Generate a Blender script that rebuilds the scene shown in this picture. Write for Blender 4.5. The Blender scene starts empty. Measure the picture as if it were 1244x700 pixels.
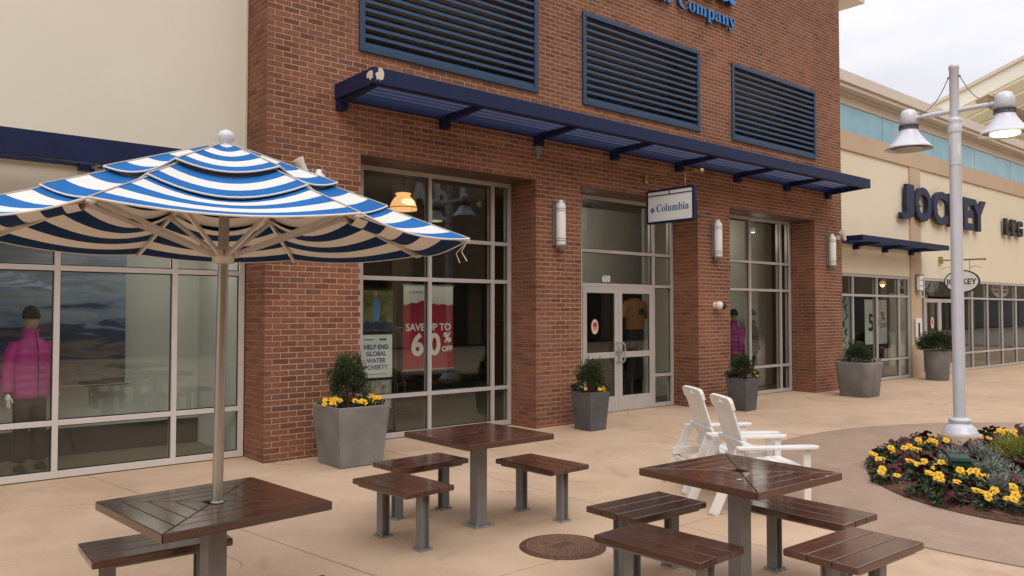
import bpy, bmesh, math, random
from mathutils import Vector, Matrix
R=math.radians; PI=math.pi
random.seed(7)
S=bpy.context.scene
COL=S.collection
# ---------------- camera ----------------
YAW=R(49.764); PITCH=R(1.721); CH=1.72; FOC=965.0
cam=bpy.data.objects.new('camera',bpy.data.cameras.new('camera')); COL.objects.link(cam)
cam.location=(0,0,CH); cam.rotation_euler=(PI/2+PITCH,0,YAW-PI/2)
cam.data.sensor_width=36; cam.data.lens=FOC/1244*36; cam.data.clip_end=3000; cam.data.clip_start=.05
S.camera=cam
# ---------------- world: overcast daylight ----------------
SUN_EL=R(46); SUN_AZ=R(208)          # azimuth clockwise from +Y
w=bpy.data.worlds.new('World'); S.world=w; w.use_nodes=True
nt=w.node_tree; N=nt.nodes; L=nt.links; N.clear()
wo=N.new('ShaderNodeOutputWorld'); bg=N.new('ShaderNodeBackground'); bg.inputs[1].default_value=.1
sky=N.new('ShaderNodeTexSky'); sky.sky_type='NISHITA'; sky.sun_disc=False
sky.sun_elevation=SUN_EL; sky.sun_rotation=SUN_AZ; sky.altitude=100; sky.air_density=1; sky.dust_density=3
tc=N.new('ShaderNodeTexCoord')
mp=N.new('ShaderNodeMapping'); mp.inputs['Scale'].default_value=(1,1,3.2); mp.inputs['Location'].default_value=(.3,.1,.4)
n1=N.new('ShaderNodeTexNoise'); n1.inputs['Scale'].default_value=2.6; n1.inputs['Detail'].default_value=9; n1.inputs['Roughness'].default_value=.52; n1.inputs['Distortion'].default_value=.25
cr=N.new('ShaderNodeValToRGB'); e=cr.color_ramp.elements
e[0].position=.28; e[0].color=(4.5,4.5,5.0,1); e[1].position=.72; e[1].color=(6.2,6.05,6.25,1)
mx=N.new('ShaderNodeMix'); mx.data_type='RGBA'; mx.inputs[0].default_value=.94
L.new(tc.outputs['Generated'],mp.inputs[0]); L.new(mp.outputs[0],n1.inputs[0]); L.new(n1.outputs[0],cr.inputs[0])
sx_=N.new('ShaderNodeSeparateXYZ'); zr=N.new('ShaderNodeMapRange'); zr.inputs[1].default_value=.15; zr.inputs[2].default_value=1; zr.inputs[3].default_value=1; zr.inputs[4].default_value=2.3
vs=N.new('ShaderNodeVectorMath'); vs.operation='SCALE'
L.new(tc.outputs['Generated'],sx_.inputs[0]); L.new(sx_.outputs[2],zr.inputs[0]); L.new(cr.outputs[0],vs.inputs[0]); L.new(zr.outputs[0],vs.inputs['Scale'])
L.new(sky.outputs[0],mx.inputs[6]); L.new(vs.outputs[0],mx.inputs[7]); L.new(mx.outputs[2],bg.inputs[0]); L.new(bg.outputs[0],wo.inputs[0])
# ---------------- sun (soft, overcast) ----------------
sd=bpy.data.lights.new('sun','SUN'); sd.energy=.7; sd.angle=R(38); sd.color=(1,.93,.82)
so=bpy.data.objects.new('sun',sd); COL.objects.link(so)
dv=Vector((math.sin(SUN_AZ)*math.cos(SUN_EL),math.cos(SUN_AZ)*math.cos(SUN_EL),math.sin(SUN_EL)))
so.rotation_euler=(-dv).to_track_quat('-Z','Y').to_euler(); so.location=(0,-5,20)
# ---------------- exposure ----------------
S.view_settings.view_transform='Standard'; S.view_settings.look='None'; S.view_settings.gamma=1; S.view_settings.exposure=.55
S.cycles.max_bounces=8; S.cycles.transparent_max_bounces=24; S.cycles.sample_clamp_indirect=6

# ---------------- materials ----------------
MATS={}
def mat(name,col=(.5,.5,.5),rough=.5,metal=0,var=.0,vscale=8,bump=0,bscale=60,col2=None,emit=None,estr=0,spec=.5,trans=0,stretch=None,rvar=0,coat=0):
    if name in MATS: return MATS[name]
    m=bpy.data.materials.new(name); m.use_nodes=True; MATS[name]=m
    nt=m.node_tree; b=nt.nodes['Principled BSDF']; N=nt.nodes; L=nt.links
    b.inputs['Base Color'].default_value=(*col,1); b.inputs['Roughness'].default_value=rough; b.inputs['Metallic'].default_value=metal
    b.inputs['Specular IOR Level'].default_value=spec
    if coat: b.inputs['Coat Weight'].default_value=coat; b.inputs['Coat Roughness'].default_value=.08
    if emit: b.inputs['Emission Color'].default_value=(*emit,1); b.inputs['Emission Strength'].default_value=estr
    if var or bump or col2 or rvar:
        g=N.new('ShaderNodeNewGeometry'); tc=N.new('ShaderNodeTexCoord'); v=tc.outputs['Object']
        if stretch:
            mp=N.new('ShaderNodeMapping'); mp.inputs['Scale'].default_value=stretch; L.new(v,mp.inputs[0]); v=mp.outputs[0]
    if var or col2:
        n=N.new('ShaderNodeTexNoise'); n.inputs['Scale'].default_value=vscale; n.inputs['Detail'].default_value=7; n.inputs['Roughness'].default_value=.62
        L.new(v,n.inputs[0])
        r=N.new('ShaderNodeValToRGB'); r.color_ramp.elements[0].position=.3; r.color_ramp.elements[1].position=.7
        a=tuple(c*(1-var) for c in col); c2=col2 or tuple(min(1,c*(1+var)) for c in col)
        r.color_ramp.elements[0].color=(*a,1); r.color_ramp.elements[1].color=(*c2,1)
        L.new(n.outputs[0],r.inputs[0]); L.new(r.outputs[0],b.inputs['Base Color'])
    if rvar:
        n=N.new('ShaderNodeTexNoise'); n.inputs['Scale'].default_value=vscale*.6; n.inputs['Detail'].default_value=5; L.new(v,n.inputs[0])
        q=N.new('ShaderNodeMapRange'); q.inputs[1].default_value=.3; q.inputs[2].default_value=.7; q.inputs[3].default_value=max(.02,rough-rvar); q.inputs[4].default_value=rough+rvar
        L.new(n.outputs[0],q.inputs[0]); L.new(q.outputs[0],b.inputs['Roughness'])
    if bump:
        n=N.new('ShaderNodeTexNoise'); n.inputs['Scale'].default_value=bscale; n.inputs['Detail'].default_value=4; L.new(v,n.inputs[0])
        bp=N.new('ShaderNodeBump'); bp.inputs['Strength'].default_value=bump; bp.inputs['Distance'].default_value=.01; L.new(n.outputs[0],bp.inputs['Height']); L.new(bp.outputs[0],b.inputs['Normal'])
    return m
def addn(m): return m.node_tree.nodes,m.node_tree.links,m.node_tree.nodes['Principled BSDF']
def brick_mat():
    m=bpy.data.materials.new('brick'); m.use_nodes=True; MATS['brick']=m; N,L,b=addn(m)
    g=N.new('ShaderNodeNewGeometry'); oi=N.new('ShaderNodeObjectInfo'); a=N.new('ShaderNodeMath'); a.operation='ADD'; f=N.new('ShaderNodeMath'); f.operation='FRACT'
    L.new(g.outputs['Random Per Island'],a.inputs[0]); L.new(oi.outputs['Random'],a.inputs[1]); L.new(a.outputs[0],f.inputs[0])
    r=N.new('ShaderNodeValToRGB'); r.color_ramp.interpolation='LINEAR'
    cols=[(0,(.150,.060,.036)),(.2,(.203,.084,.049)),(.5,(.224,.092,.053)),(.8,(.246,.102,.059)),(.93,(.19,.085,.058)),(1,(.155,.072,.052))]
    el=r.color_ramp.elements
    while len(el)<len(cols): el.new(.5)
    for x,(p,c) in zip(el,cols): x.position=p; x.color=(*c,1)
    L.new(f.outputs[0],r.inputs[0])
    tc=N.new('ShaderNodeNewGeometry'); n=N.new('ShaderNodeTexNoise'); n.inputs['Scale'].default_value=38; n.inputs['Detail'].default_value=6; L.new(tc.outputs['Position'],n.inputs[0])
    n2=N.new('ShaderNodeTexNoise'); n2.inputs['Scale'].default_value=.7; n2.inputs['Detail'].default_value=4; L.new(tc.outputs['Position'],n2.inputs[0])
    q=N.new('ShaderNodeMapRange'); q.inputs[1].default_value=.25; q.inputs[2].default_value=.75; q.inputs[3].default_value=.72; q.inputs[4].default_value=1.22; L.new(n.outputs[0],q.inputs[0])
    q2=N.new('ShaderNodeMapRange'); q2.inputs[1].default_value=.3; q2.inputs[2].default_value=.7; q2.inputs[3].default_value=.80; q2.inputs[4].default_value=1.20; L.new(n2.outputs[0],q2.inputs[0])
    mm=N.new('ShaderNodeMath'); mm.operation='MULTIPLY'; L.new(q.outputs[0],mm.inputs[0]); L.new(q2.outputs[0],mm.inputs[1])
    v=N.new('ShaderNodeVectorMath'); v.operation='SCALE'; L.new(r.outputs[0],v.inputs[0]); L.new(mm.outputs[0],v.inputs['Scale']); L.new(v.outputs[0],b.inputs['Base Color'])
    b.inputs['Roughness'].default_value=.85; b.inputs['Specular IOR Level'].default_value=.25
    bp=N.new('ShaderNodeBump'); bp.inputs['Strength'].default_value=.5; bp.inputs['Distance'].default_value=.006; L.new(n.outputs[0],bp.inputs['Height']); L.new(bp.outputs[0],b.inputs['Normal'])
    return m
def layered(name,base,dark,light,big=.5,fine=40,rough=.75,bump=.25,stain=None,spec=.3,bdist=.006,rings=False,grit=.06):
    """world-space ground / stucco: large blotches, medium cloudiness, fine grit"""
    m=bpy.data.materials.new(name); m.use_nodes=True; MATS[name]=m; N,L,b=addn(m)
    g=N.new('ShaderNodeNewGeometry'); P=g.outputs['Position']
    def noise(s,d=5,dist=0,ro=.6):
        n=N.new('ShaderNodeTexNoise'); n.inputs['Scale'].default_value=s; n.inputs['Detail'].default_value=d; n.inputs['Distortion'].default_value=dist; n.inputs['Roughness'].default_value=ro; L.new(P,n.inputs[0]); return n.outputs[0]
    def ramp(v,a,b_,c0,c1):
        r=N.new('ShaderNodeValToRGB'); r.color_ramp.elements[0].position=a; r.color_ramp.elements[1].position=b_; r.color_ramp.elements[0].color=c0; r.color_ramp.elements[1].color=c1; L.new(v,r.inputs[0]); return r.outputs[0]
    def mix(a,b_,f,mode='MIX'):
        x=N.new('ShaderNodeMix'); x.data_type='RGBA'; x.blend_type=mode
        if isinstance(f,float): x.inputs[0].default_value=f
        else: L.new(f,x.inputs[0])
        for s,i in((a,6),(b_,7)):
            if isinstance(s,tuple): x.inputs[i].default_value=s
            else: L.new(s,x.inputs[i])
        return x.outputs[2]
    c=ramp(noise(big,6,.4),.3,.7,(*dark,1),(*base,1))
    c=mix(c,(*light,1),ramp(noise(big*3.7,6,.2),.45,.8,(0,0,0,1),(.8,.8,.8,1)))
    f=noise(fine,8,0,.75)
    c=mix(c,ramp(f,.3,.7,(1-grit*2,)*3+(1,),(1+grit*2,)*3+(1,)),.9,'MULTIPLY')
    if stain:
        s=noise(1.15,4,1.2); s=ramp(s,.60,.72,(0,0,0,1),(.55,.55,.55,1)); c=mix(c,(*stain,1),s)
        def voro(sc,feat,src):
            v=N.new('ShaderNodeTexVoronoi'); v.feature=feat; v.inputs['Scale'].default_value=sc; L.new(src,v.inputs[0]); return v.outputs[0]
        s=ramp(voro(1.7,'F1',P),.022,.034,(.55,.55,.55,1),(0,0,0,1)); c=mix(c,(.10,.08,.06,1),s)          # gum spots
        n_=N.new('ShaderNodeTexNoise'); n_.inputs['Scale'].default_value=1.6; n_.inputs['Detail'].default_value=8; L.new(P,n_.inputs[0])
        wv=N.new('ShaderNodeVectorMath'); wv.operation='MULTIPLY_ADD'; wv.inputs[1].default_value=(.55,.55,.0); L.new(n_.outputs[1],wv.inputs[0]); L.new(P,wv.inputs[2])
        cr_=ramp(voro(.33,'DISTANCE_TO_EDGE',wv.outputs[0]),.0012,.0030,(1,1,1,1),(0,0,0,1)); mk=ramp(noise(.55,3,.5),.50,.58,(0,0,0,1),(.6,.6,.6,1))
        mu=N.new('ShaderNodeMath'); mu.operation='MULTIPLY'; L.new(cr_,mu.inputs[0]); L.new(mk,mu.inputs[1]); c=mix(c,(.20,.14,.10,1),mu.outputs[0])   # hairline cracks
    L.new(c,b.inputs['Base Color']); b.inputs['Roughness'].default_value=rough; b.inputs['Specular IOR Level'].default_value=spec
    h=f
    if rings:
        vo=N.new('ShaderNodeTexVoronoi'); vo.feature='DISTANCE_TO_EDGE'; vo.inputs['Scale'].default_value=2.4
        d=N.new('ShaderNodeTexNoise'); d.inputs['Scale'].default_value=3; d.inputs['Detail'].default_value=5; L.new(P,d.inputs[0])
        x=N.new('ShaderNodeVectorMath'); x.operation='MULTIPLY_ADD'; x.inputs[1].default_value=(.5,.5,.5); L.new(d.outputs[1],x.inputs[0]); L.new(P,x.inputs[2]); L.new(x.outputs[0],vo.inputs[0])
        rr=N.new('ShaderNodeMapRange'); rr.inputs[2].default_value=.035; L.new(vo.outputs[0],rr.inputs[0])
        ad=N.new('ShaderNodeMath'); ad.operation='MULTIPLY_ADD'; ad.inputs[1].default_value=.22; L.new(rr.outputs[0],ad.inputs[0]); L.new(noise(5,6,.5),ad.inputs[2]); h=ad.outputs[0]
    bp=N.new('ShaderNodeBump'); bp.inputs['Strength'].default_value=bump; bp.inputs['Distance'].default_value=bdist; L.new(h,bp.inputs['Height']); L.new(bp.outputs[0],b.inputs['Normal'])
    return m
def glass_mat(name,tint,refl,rough=.0):
    m=bpy.data.materials.new(name); m.use_nodes=True; MATS[name]=m; N=m.node_tree.nodes; L=m.node_tree.links; N.clear()
    o=N.new('ShaderNodeOutputMaterial'); t=N.new('ShaderNodeBsdfTransparent'); t.inputs[0].default_value=(*tint,1)
    g=N.new('ShaderNodeBsdfGlossy'); g.inputs[0].default_value=(.95,1,.98,1); g.inputs['Roughness'].default_value=rough
    # Schlick reflectance from the angle between surface and ray, the same for both faces of the sheet
    ge=N.new('ShaderNodeNewGeometry'); dt=N.new('ShaderNodeVectorMath'); dt.operation='DOT_PRODUCT'; L.new(ge.outputs['Normal'],dt.inputs[0]); L.new(ge.outputs['Incoming'],dt.inputs[1])
    def mth(op,a,b=None,c=None):
        q=N.new('ShaderNodeMath'); q.operation=op
        for i,v in enumerate((a,b,c)):
            if v is None: continue
            if isinstance(v,(int,float)): q.inputs[i].default_value=v
            else: L.new(v,q.inputs[i])
        return q.outputs[0]
    sch=mth('MULTIPLY_ADD',mth('POWER',mth('SUBTRACT',1.0,mth('ABSOLUTE',dt.outputs['Value'])),5.0),.96,.04)
    k=N.new('ShaderNodeMath'); k.operation='MULTIPLY'; k.inputs[1].default_value=refl; k.use_clamp=True
    x=N.new('ShaderNodeMixShader'); L.new(sch,k.inputs[0]); L.new(k.outputs[0],x.inputs[0]); L.new(t.outputs[0],x.inputs[1]); L.new(g.outputs[0],x.inputs[2]); L.new(x.outputs[0],o.inputs[0])
    return m
def translucent(name,col,fac):
    N_,L_,b_=addn(MATS[name]); t_=N_.new('ShaderNodeBsdfTranslucent'); t_.inputs[0].default_value=(*col,1); ms=N_.new('ShaderNodeMixShader'); ms.inputs[0].default_value=fac
    o_=[x for x in N_ if x.type=='OUTPUT_MATERIAL'][0]; L_.new(b_.outputs[0],ms.inputs[1]); L_.new(t_.outputs[0],ms.inputs[2]); L_.new(ms.outputs[0],o_.inputs[0])
def wood_mat():
    m=mat('stained_wood',(.082,.031,.018),.21,var=.28,vscale=6,stretch=(1.2,12,12),rvar=.08,bump=.05,bscale=9,spec=.55,coat=.45)
    N,L,b=addn(m); src=b.inputs['Base Color'].links[0].from_socket; oi=N.new('ShaderNodeObjectInfo'); q=N.new('ShaderNodeMapRange'); q.inputs[3].default_value=.74; q.inputs[4].default_value=1.3; L.new(oi.outputs['Random'],q.inputs[0])
    tc=N.new('ShaderNodeTexCoord'); mp=N.new('ShaderNodeMapping'); mp.inputs['Scale'].default_value=(3,70,3); mp.inputs['Rotation'].default_value=(0,0,.35); n=N.new('ShaderNodeTexNoise'); n.inputs['Scale'].default_value=2.2; n.inputs['Detail'].default_value=3; L.new(tc.outputs['Object'],mp.inputs[0]); L.new(mp.outputs[0],n.inputs[0])
    rp=N.new('ShaderNodeValToRGB'); rp.color_ramp.elements[0].position=.70; rp.color_ramp.elements[1].position=.78; rp.color_ramp.elements[1].color=(.5,.5,.5,1); L.new(n.outputs[0],rp.inputs[0])
    v=N.new('ShaderNodeVectorMath'); v.operation='SCALE'; L.new(src,v.inputs[0]); L.new(q.outputs[0],v.inputs['Scale'])
    x=N.new('ShaderNodeMix'); x.data_type='RGBA'; L.new(rp.outputs[0],x.inputs[0]); L.new(v.outputs[0],x.inputs[6]); x.inputs[7].default_value=(.20,.12,.085,1); L.new(x.outputs[2],b.inputs['Base Color'])
    return m
brick_mat(); wood_mat()
layered('concrete',(.575,.412,.278),(.455,.318,.210),(.640,.472,.335),big=.45,fine=55,rough=.78,bump=.3,stain=(.36,.25,.165),spec=.2)
layered('stamped',(.385,.265,.185),(.315,.21,.145),(.435,.31,.225),big=.8,fine=45,rough=.55,bump=.55,spec=.4,bdist=.012,rings=True)
layered('stucco_warm',(.73,.685,.565),(.695,.65,.53),(.755,.71,.59),big=.35,fine=130,rough=.9,bump=.25,bdist=.003,grit=.03)
layered('stucco_yellow',(.73,.66,.50),(.70,.63,.475),(.75,.68,.525),big=.35,fine=120,rough=.9,bump=.25,bdist=.003,grit=.03)
layered('ochre',(.54,.41,.285),(.50,.375,.255),(.57,.44,.31),big=.6,fine=120,rough=.9,bump=.2,bdist=.003,grit=.03)
layered('stone_base',(.56,.43,.30),(.46,.34,.23),(.6,.47,.34),big=1.5,fine=80,rough=.85,bump=.2)
layered('mortar',(.51,.35,.235),(.43,.29,.19),(.55,.385,.26),big=.8,fine=90,rough=.95,bump=.3)
layered('asphalt',(.30,.24,.19),(.26,.2,.16),(.33,.27,.21),big=.3,fine=30,rough=.9)
layered('joint',(.20,.135,.09),(.15,.10,.07),(.24,.17,.12),big=2,fine=60,rough=.95)
layered('mulch',(.15,.070,.042),(.07,.034,.02),(.24,.13,.08),big=6,fine=70,rough=.95,bump=1,bdist=.02)
glass_mat('glass',(.90,.92,.89),1.15); glass_mat('glass_dark',(.55,.58,.55),2.6)
M=lambda n:MATS[n]
mat('aluminium',(.53,.50,.47),.38,.25,var=.06,vscale=3,rvar=.06); mat('aluminium_light',(.66,.62,.57),.4,.15,var=.05,vscale=3)
mat('gasket',(.012,.012,.012),.6)
mat('navy_paint',(.006,.013,.055),.45,var=.15,vscale=4,spec=.3); mat('navy_slat',(.010,.020,.070),.55,var=.12,vscale=5)
mat('louver_blue',(.013,.042,.092),.42,var=.12,vscale=3); mat('louver_slat_blue',(.020,.058,.125),.45,var=.15,vscale=3); mat('void',(.003,.004,.009),.9)
mat('sign_blue',(.006,.05,.16),.4); mat('sign_blue_face',(.025,.19,.48),.35); mat('letter_navy',(.007,.011,.045),.5); mat('letter_black',(.018,.016,.014),.5)
mat('steel_grey',(.235,.23,.225),.45,.15,var=.12,vscale=5,rvar=.08); mat('galvanised',(.42,.42,.41),.4,.6,var=.15,vscale=20)
mat('pole_metal',(.47,.43,.38),.3,.7,var=.1,vscale=6); mat('rib_metal',(.62,.58,.52),.4,.15,var=.08,vscale=9)
mat('fabric_blue',(.014,.135,.40),.85,var=.10,vscale=5,spec=.2,bump=.5,bscale=7); mat('fabric_white',(.80,.77,.72),.9,var=.05,vscale=4,spec=.2,bump=.5,bscale=7); mat('fabric_dark_under',(.008,.032,.095),.9,spec=.15)  # blue stripes take a darker blue on their undersides
translucent('fabric_blue',(.01,.07,.25),.04); translucent('fabric_white',(.66,.57,.45),.13)
mat('planter_light',(.19,.182,.172),.62,var=.22,vscale=3,bump=.15,bscale=50); mat('planter_dark',(.088,.088,.092),.6,var=.25,vscale=4,bump=.15,bscale=50)
mat('white_plastic',(.79,.78,.74),.45,var=.07,vscale=5); mat('white_lamp',(.64,.65,.69),.35,.1,var=.05,vscale=4); mat('lamp_inside',(.16,.15,.15),.5,.3); mat('dark_band',(.10,.10,.11),.5)
mat('bulb',(1,.9,.6),.3,emit=(1,.86,.52),estr=3.2); mat('bulb_off',(.45,.43,.40),.3)
mat('pendant_glow',(.8,.4,.15),.5,emit=(1,.50,.19),estr=.8); mat('pendant_core',(.9,.7,.4),.5,emit=(1,.74,.40),estr=1.3); mat('pendant_dim',(.6,.3,.15),.5,emit=(1,.45,.18),estr=.35)
mat('sconce_glass',(.86,.85,.80),.4); mat('brass',(.45,.30,.10),.35,.8,var=.2,vscale=12); mat('cast_iron',(.115,.055,.032),.6,.2,var=.4,vscale=40,bump=.3); mat('worn_iron',(.36,.22,.15),.45,.35,var=.3,vscale=60)
mat('teal_glass',(.20,.44,.52),.25,var=.14,vscale=1.1,col2=(.30,.53,.60)); mat('cornice',(.62,.55,.46),.8,var=.04,vscale=2); mat('roof_cream',(.80,.77,.66),.75,var=.04,vscale=1); mat('roof_skin',(.85,.82,.72),.7); mat('roof_brown',(.45,.33,.22),.8)
mat('brown_flat',(.26,.185,.125),.9,var=.1,vscale=.5); mat('cream_flat',(.62,.55,.42),.9,var=.04,vscale=1); mat('shop_dark',(.035,.032,.03),.4)
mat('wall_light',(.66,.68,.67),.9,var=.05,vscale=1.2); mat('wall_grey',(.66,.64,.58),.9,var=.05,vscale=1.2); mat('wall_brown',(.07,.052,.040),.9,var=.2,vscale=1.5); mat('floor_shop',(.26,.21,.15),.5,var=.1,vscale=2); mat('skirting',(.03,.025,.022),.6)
mat('jacket_pink',(.46,.04,.27),.6,var=.12,vscale=9); mat('trouser',(.022,.018,.018),.8); mat('skin_tone',(.42,.30,.22),.55); mat('beanie',(.012,.012,.012),.95,bump=.5,bscale=90); mat('black_cloth',(.02,.02,.022),.85); mat('purple_cloth',(.30,.03,.19),.7)
mat('paper',(.78,.80,.76),.7); mat('red_print',(.33,.010,.028),.6,var=.05,vscale=3); mat('print_blue',(.02,.10,.30),.6); mat('print_black',(.02,.02,.022),.6); mat('print_white',(.82,.82,.80),.6)
mat('orange_cloth',(.38,.17,.05),.8); mat('sticker_pink',(.75,.50,.40),.5); mat('sticker_brown',(.25,.08,.04),.5)
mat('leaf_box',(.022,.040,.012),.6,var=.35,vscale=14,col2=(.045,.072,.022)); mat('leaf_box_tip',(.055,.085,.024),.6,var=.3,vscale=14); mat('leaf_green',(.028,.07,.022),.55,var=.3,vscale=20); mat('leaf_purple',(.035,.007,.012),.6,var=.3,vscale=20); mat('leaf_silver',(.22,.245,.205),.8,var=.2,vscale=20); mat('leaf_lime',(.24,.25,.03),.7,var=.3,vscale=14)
mat('petal_yellow',(.78,.38,.006),.6,var=.15,vscale=30,col2=(.86,.54,.012)); mat('petal_red',(.085,.004,.013),.6,var=.3,vscale=30); mat('twig',(.17,.10,.06),.9); mat('valve_green',(.010,.055,.040),.5)
mat('cloth_a',(.10,.12,.16),.9); mat('cloth_b',(.26,.07,.06),.9); mat('cloth_c',(.30,.28,.24),.9)

# ---------------- mesh helpers ----------------
class MB:
    def __init__(s): s.v=[]; s.f=[]; s.m=[]; s.mi=0; s.T=None; s.sm=set()
    def add(s,vs,fs,smooth=False):
        k=len(s.v)
        if s.T is not None: vs=[s.T@Vector(v) for v in vs]
        s.v+= [tuple(v) for v in vs]
        for f in fs:
            if smooth: s.sm.add(len(s.f))
            s.f.append([k+i for i in f]); s.m.append(s.mi)
        return s
    def box(s,a,b):
        x0,y0,z0=a; x1,y1,z1=b
        return s.add([(x0,y0,z0),(x1,y0,z0),(x1,y1,z0),(x0,y1,z0),(x0,y0,z1),(x1,y0,z1),(x1,y1,z1),(x0,y1,z1)],[(0,3,2,1),(4,5,6,7),(0,1,5,4),(1,2,6,5),(2,3,7,6),(3,0,4,7)])
    def cbox(s,c,d): return s.box([c[i]-d[i]/2 for i in range(3)],[c[i]+d[i]/2 for i in range(3)])
    def prism(s,pts,z0,z1,T=None):
        """closed 2-D outline extruded z0..z1"""
        n=len(pts); vs=[(p[0],p[1],z0) for p in pts]+[(p[0],p[1],z1) for p in pts]
        if T is not None: vs=[T@Vector(v) for v in vs]
        return s.add(vs,[tuple(range(n))[::-1],tuple(range(n,2*n))]+[(i,(i+1)%n,n+(i+1)%n,n+i) for i in range(n)])
    def loft(s,rings,cap=True,smooth=True,closed=True):
        n=len(rings[0]); vs=[v for r in rings for v in r]; fs=[]
        for k in range(len(rings)-1):
            for i in range(n if closed else n-1):
                j=(i+1)%n; fs.append((k*n+i,k*n+j,(k+1)*n+j,(k+1)*n+i))
        s.add(vs,fs,smooth)
        if cap: s.add(rings[0],[tuple(range(n))[::-1]]); s.add(rings[-1],[tuple(range(n))])
        return s
    def lathe(s,prof,seg=20,c=(0,0,0),cap=True,smooth=True):
        return s.loft([[(c[0]+r*math.cos(2*PI*i/seg),c[1]+r*math.sin(2*PI*i/seg),c[2]+z) for i in range(seg)] for r,z in prof],cap,smooth)
    def tube(s,pts,r,seg=8,cap=True,smooth=True):
        pts=[Vector(p) for p in pts]; n=len(pts); rr=r if isinstance(r,(list,tuple)) else [r]*n; rings=[]
        t0=(pts[1]-pts[0]).normalized(); up=Vector((0,0,1)) if abs(t0.z)<.9 else Vector((1,0,0)); nv=t0.cross(up).normalized()
        for i,p in enumerate(pts):
            t=((pts[min(i+1,n-1)]-pts[i]).normalized()+(pts[i]-pts[max(i-1,0)]).normalized()).normalized()
            nv=(nv-t*nv.dot(t)).normalized(); bv=t.cross(nv)
            rings.append([tuple(p+(nv*math.cos(2*PI*k/seg)+bv*math.sin(2*PI*k/seg))*rr[i]) for k in range(seg)])
        return s.loft(rings,cap,smooth)
    def bar(s,p,q,w,h,up=(0,0,1)):
        p=Vector(p); q=Vector(q); t=(q-p).normalized(); u=Vector(up); a=t.cross(u).normalized(); b=a.cross(t).normalized()
        vs=[]
        for o in (p,q):
            for i,j in((-1,-1),(1,-1),(1,1),(-1,1)): vs.append(tuple(o+a*(i*w/2)+b*(j*h/2)))
        return s.add(vs,[(0,1,2,3)[::-1],(4,5,6,7),(0,1,5,4),(1,2,6,5),(2,3,7,6),(3,0,4,7)])
    def ball(s,c,r,seg=10,rg=7):
        rx,ry,rz=r if isinstance(r,(list,tuple)) else (r,r,r); rings=[]
        for k in range(rg+1):
            a=PI*k/rg; q=max(math.sin(a),.02); rings.append([(c[0]+rx*q*math.cos(2*PI*i/seg),c[1]+ry*q*math.sin(2*PI*i/seg),c[2]-rz*math.cos(a)) for i in range(seg)])
        return s.loft(rings,True,True)
    def mesh(s,name,mats,off=(0,0,0)):
        me=bpy.data.meshes.new(name); me.from_pydata([(v[0]-off[0],v[1]-off[1],v[2]-off[2]) for v in s.v],[],s.f)
        for m in (mats if isinstance(mats,(list,tuple)) else [mats]): me.materials.append(M(m) if isinstance(m,str) else m)
        if any(s.m): me.polygons.foreach_set('material_index',s.m)
        if s.sm: me.polygons.foreach_set('use_smooth',[i in s.sm for i in range(len(s.f))])
        me.update(); return me
    def build(s,name,mats,parent=None,off=(0,0,0),bevel=0,label=None,loc=(0,0,0),rot=(0,0,0)):
        return obj(name,s.mesh(name,mats,off),parent,bevel,label,loc,rot)
KIDS={}
def obj(name,me,parent=None,bevel=0,label=None,loc=(0,0,0),rot=(0,0,0)):
    o=bpy.data.objects.new(name,me); COL.objects.link(o); o.parent=parent; o.location=loc; o.rotation_euler=rot
    if parent: KIDS.setdefault(parent.name,[]).append(o)
    if label: o['label']=label
    if bevel:
        b=o.modifiers.new('bevel','BEVEL'); b.width=bevel; b.segments=2; b.limit_method='ANGLE'; b.angle_limit=R(40)
    return o
def thing(name,label,cat,loc=(0,0,0),rz=0,group=None,rot=None):
    o=bpy.data.objects.new(name,None); COL.objects.link(o); o.location=loc; o.rotation_euler=rot or (0,0,rz); o['label']=label; o['category']=cat
    o.empty_display_size=.1
    if group: o['group']=group
    return o
def tag(o,label=None,cat=None,group=None,kind=None):
    for k,v in(('label',label),('category',cat),('group',group),('kind',kind)):
        if v: o[k]=v
    return o
def copy_tree(o,parent=None):
    c=o.copy(); COL.objects.link(c); c.parent=parent
    if parent: KIDS.setdefault(parent.name,[]).append(c)
    for ch in list(KIDS.get(o.name,[])): copy_tree(ch,c)
    return c
def dup(o,loc,rz=0,label=None,group=None):
    c=copy_tree(o); c.location=loc; c.rotation_euler=(0,0,rz)
    if label: c['label']=label
    if group: c['group']=group
    return c
BF={}
def text_mesh(body,size,ext,m,sx=1.0,bold=0,spacing=1,align='CENTER',bevel=0):
    cu=bpy.data.curves.new('text','FONT'); cu.body=body; cu.size=size; cu.extrude=ext; cu.align_x=align; cu.offset=bold; cu.space_character=spacing; cu.resolution_u=4; cu.bevel_depth=bevel
    o=bpy.data.objects.new('text',cu); COL.objects.link(o); bpy.context.view_layer.update()
    me=bpy.data.meshes.new_from_object(o.evaluated_get(bpy.context.evaluated_depsgraph_get())); bpy.data.objects.remove(o)
    for v in me.vertices: v.co.x*=sx
    me.materials.clear(); me.materials.append(M(m)); return me
FX=(PI/2,0,0)           # text standing, facing -Y
def text(name,body,size,ext,m,parent,loc,rot=FX,label=None,**k):
    return obj(name,text_mesh(body,size,ext,m,**k),parent,0,label,loc,rot)
def world_to_px(p):
    x,y,z=p[0],p[1],p[2]-CH
    cy,sy,cp,sp=math.cos(YAW),math.sin(YAW),math.cos(PITCH),math.sin(PITCH)
    h=x*cy+y*sy; r=x*sy-y*cy; d=h*cp+z*sp; u=-h*sp+z*cp
    if d<.1: return None
    return 622+FOC*r/d,350-FOC*u/d,d

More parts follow.
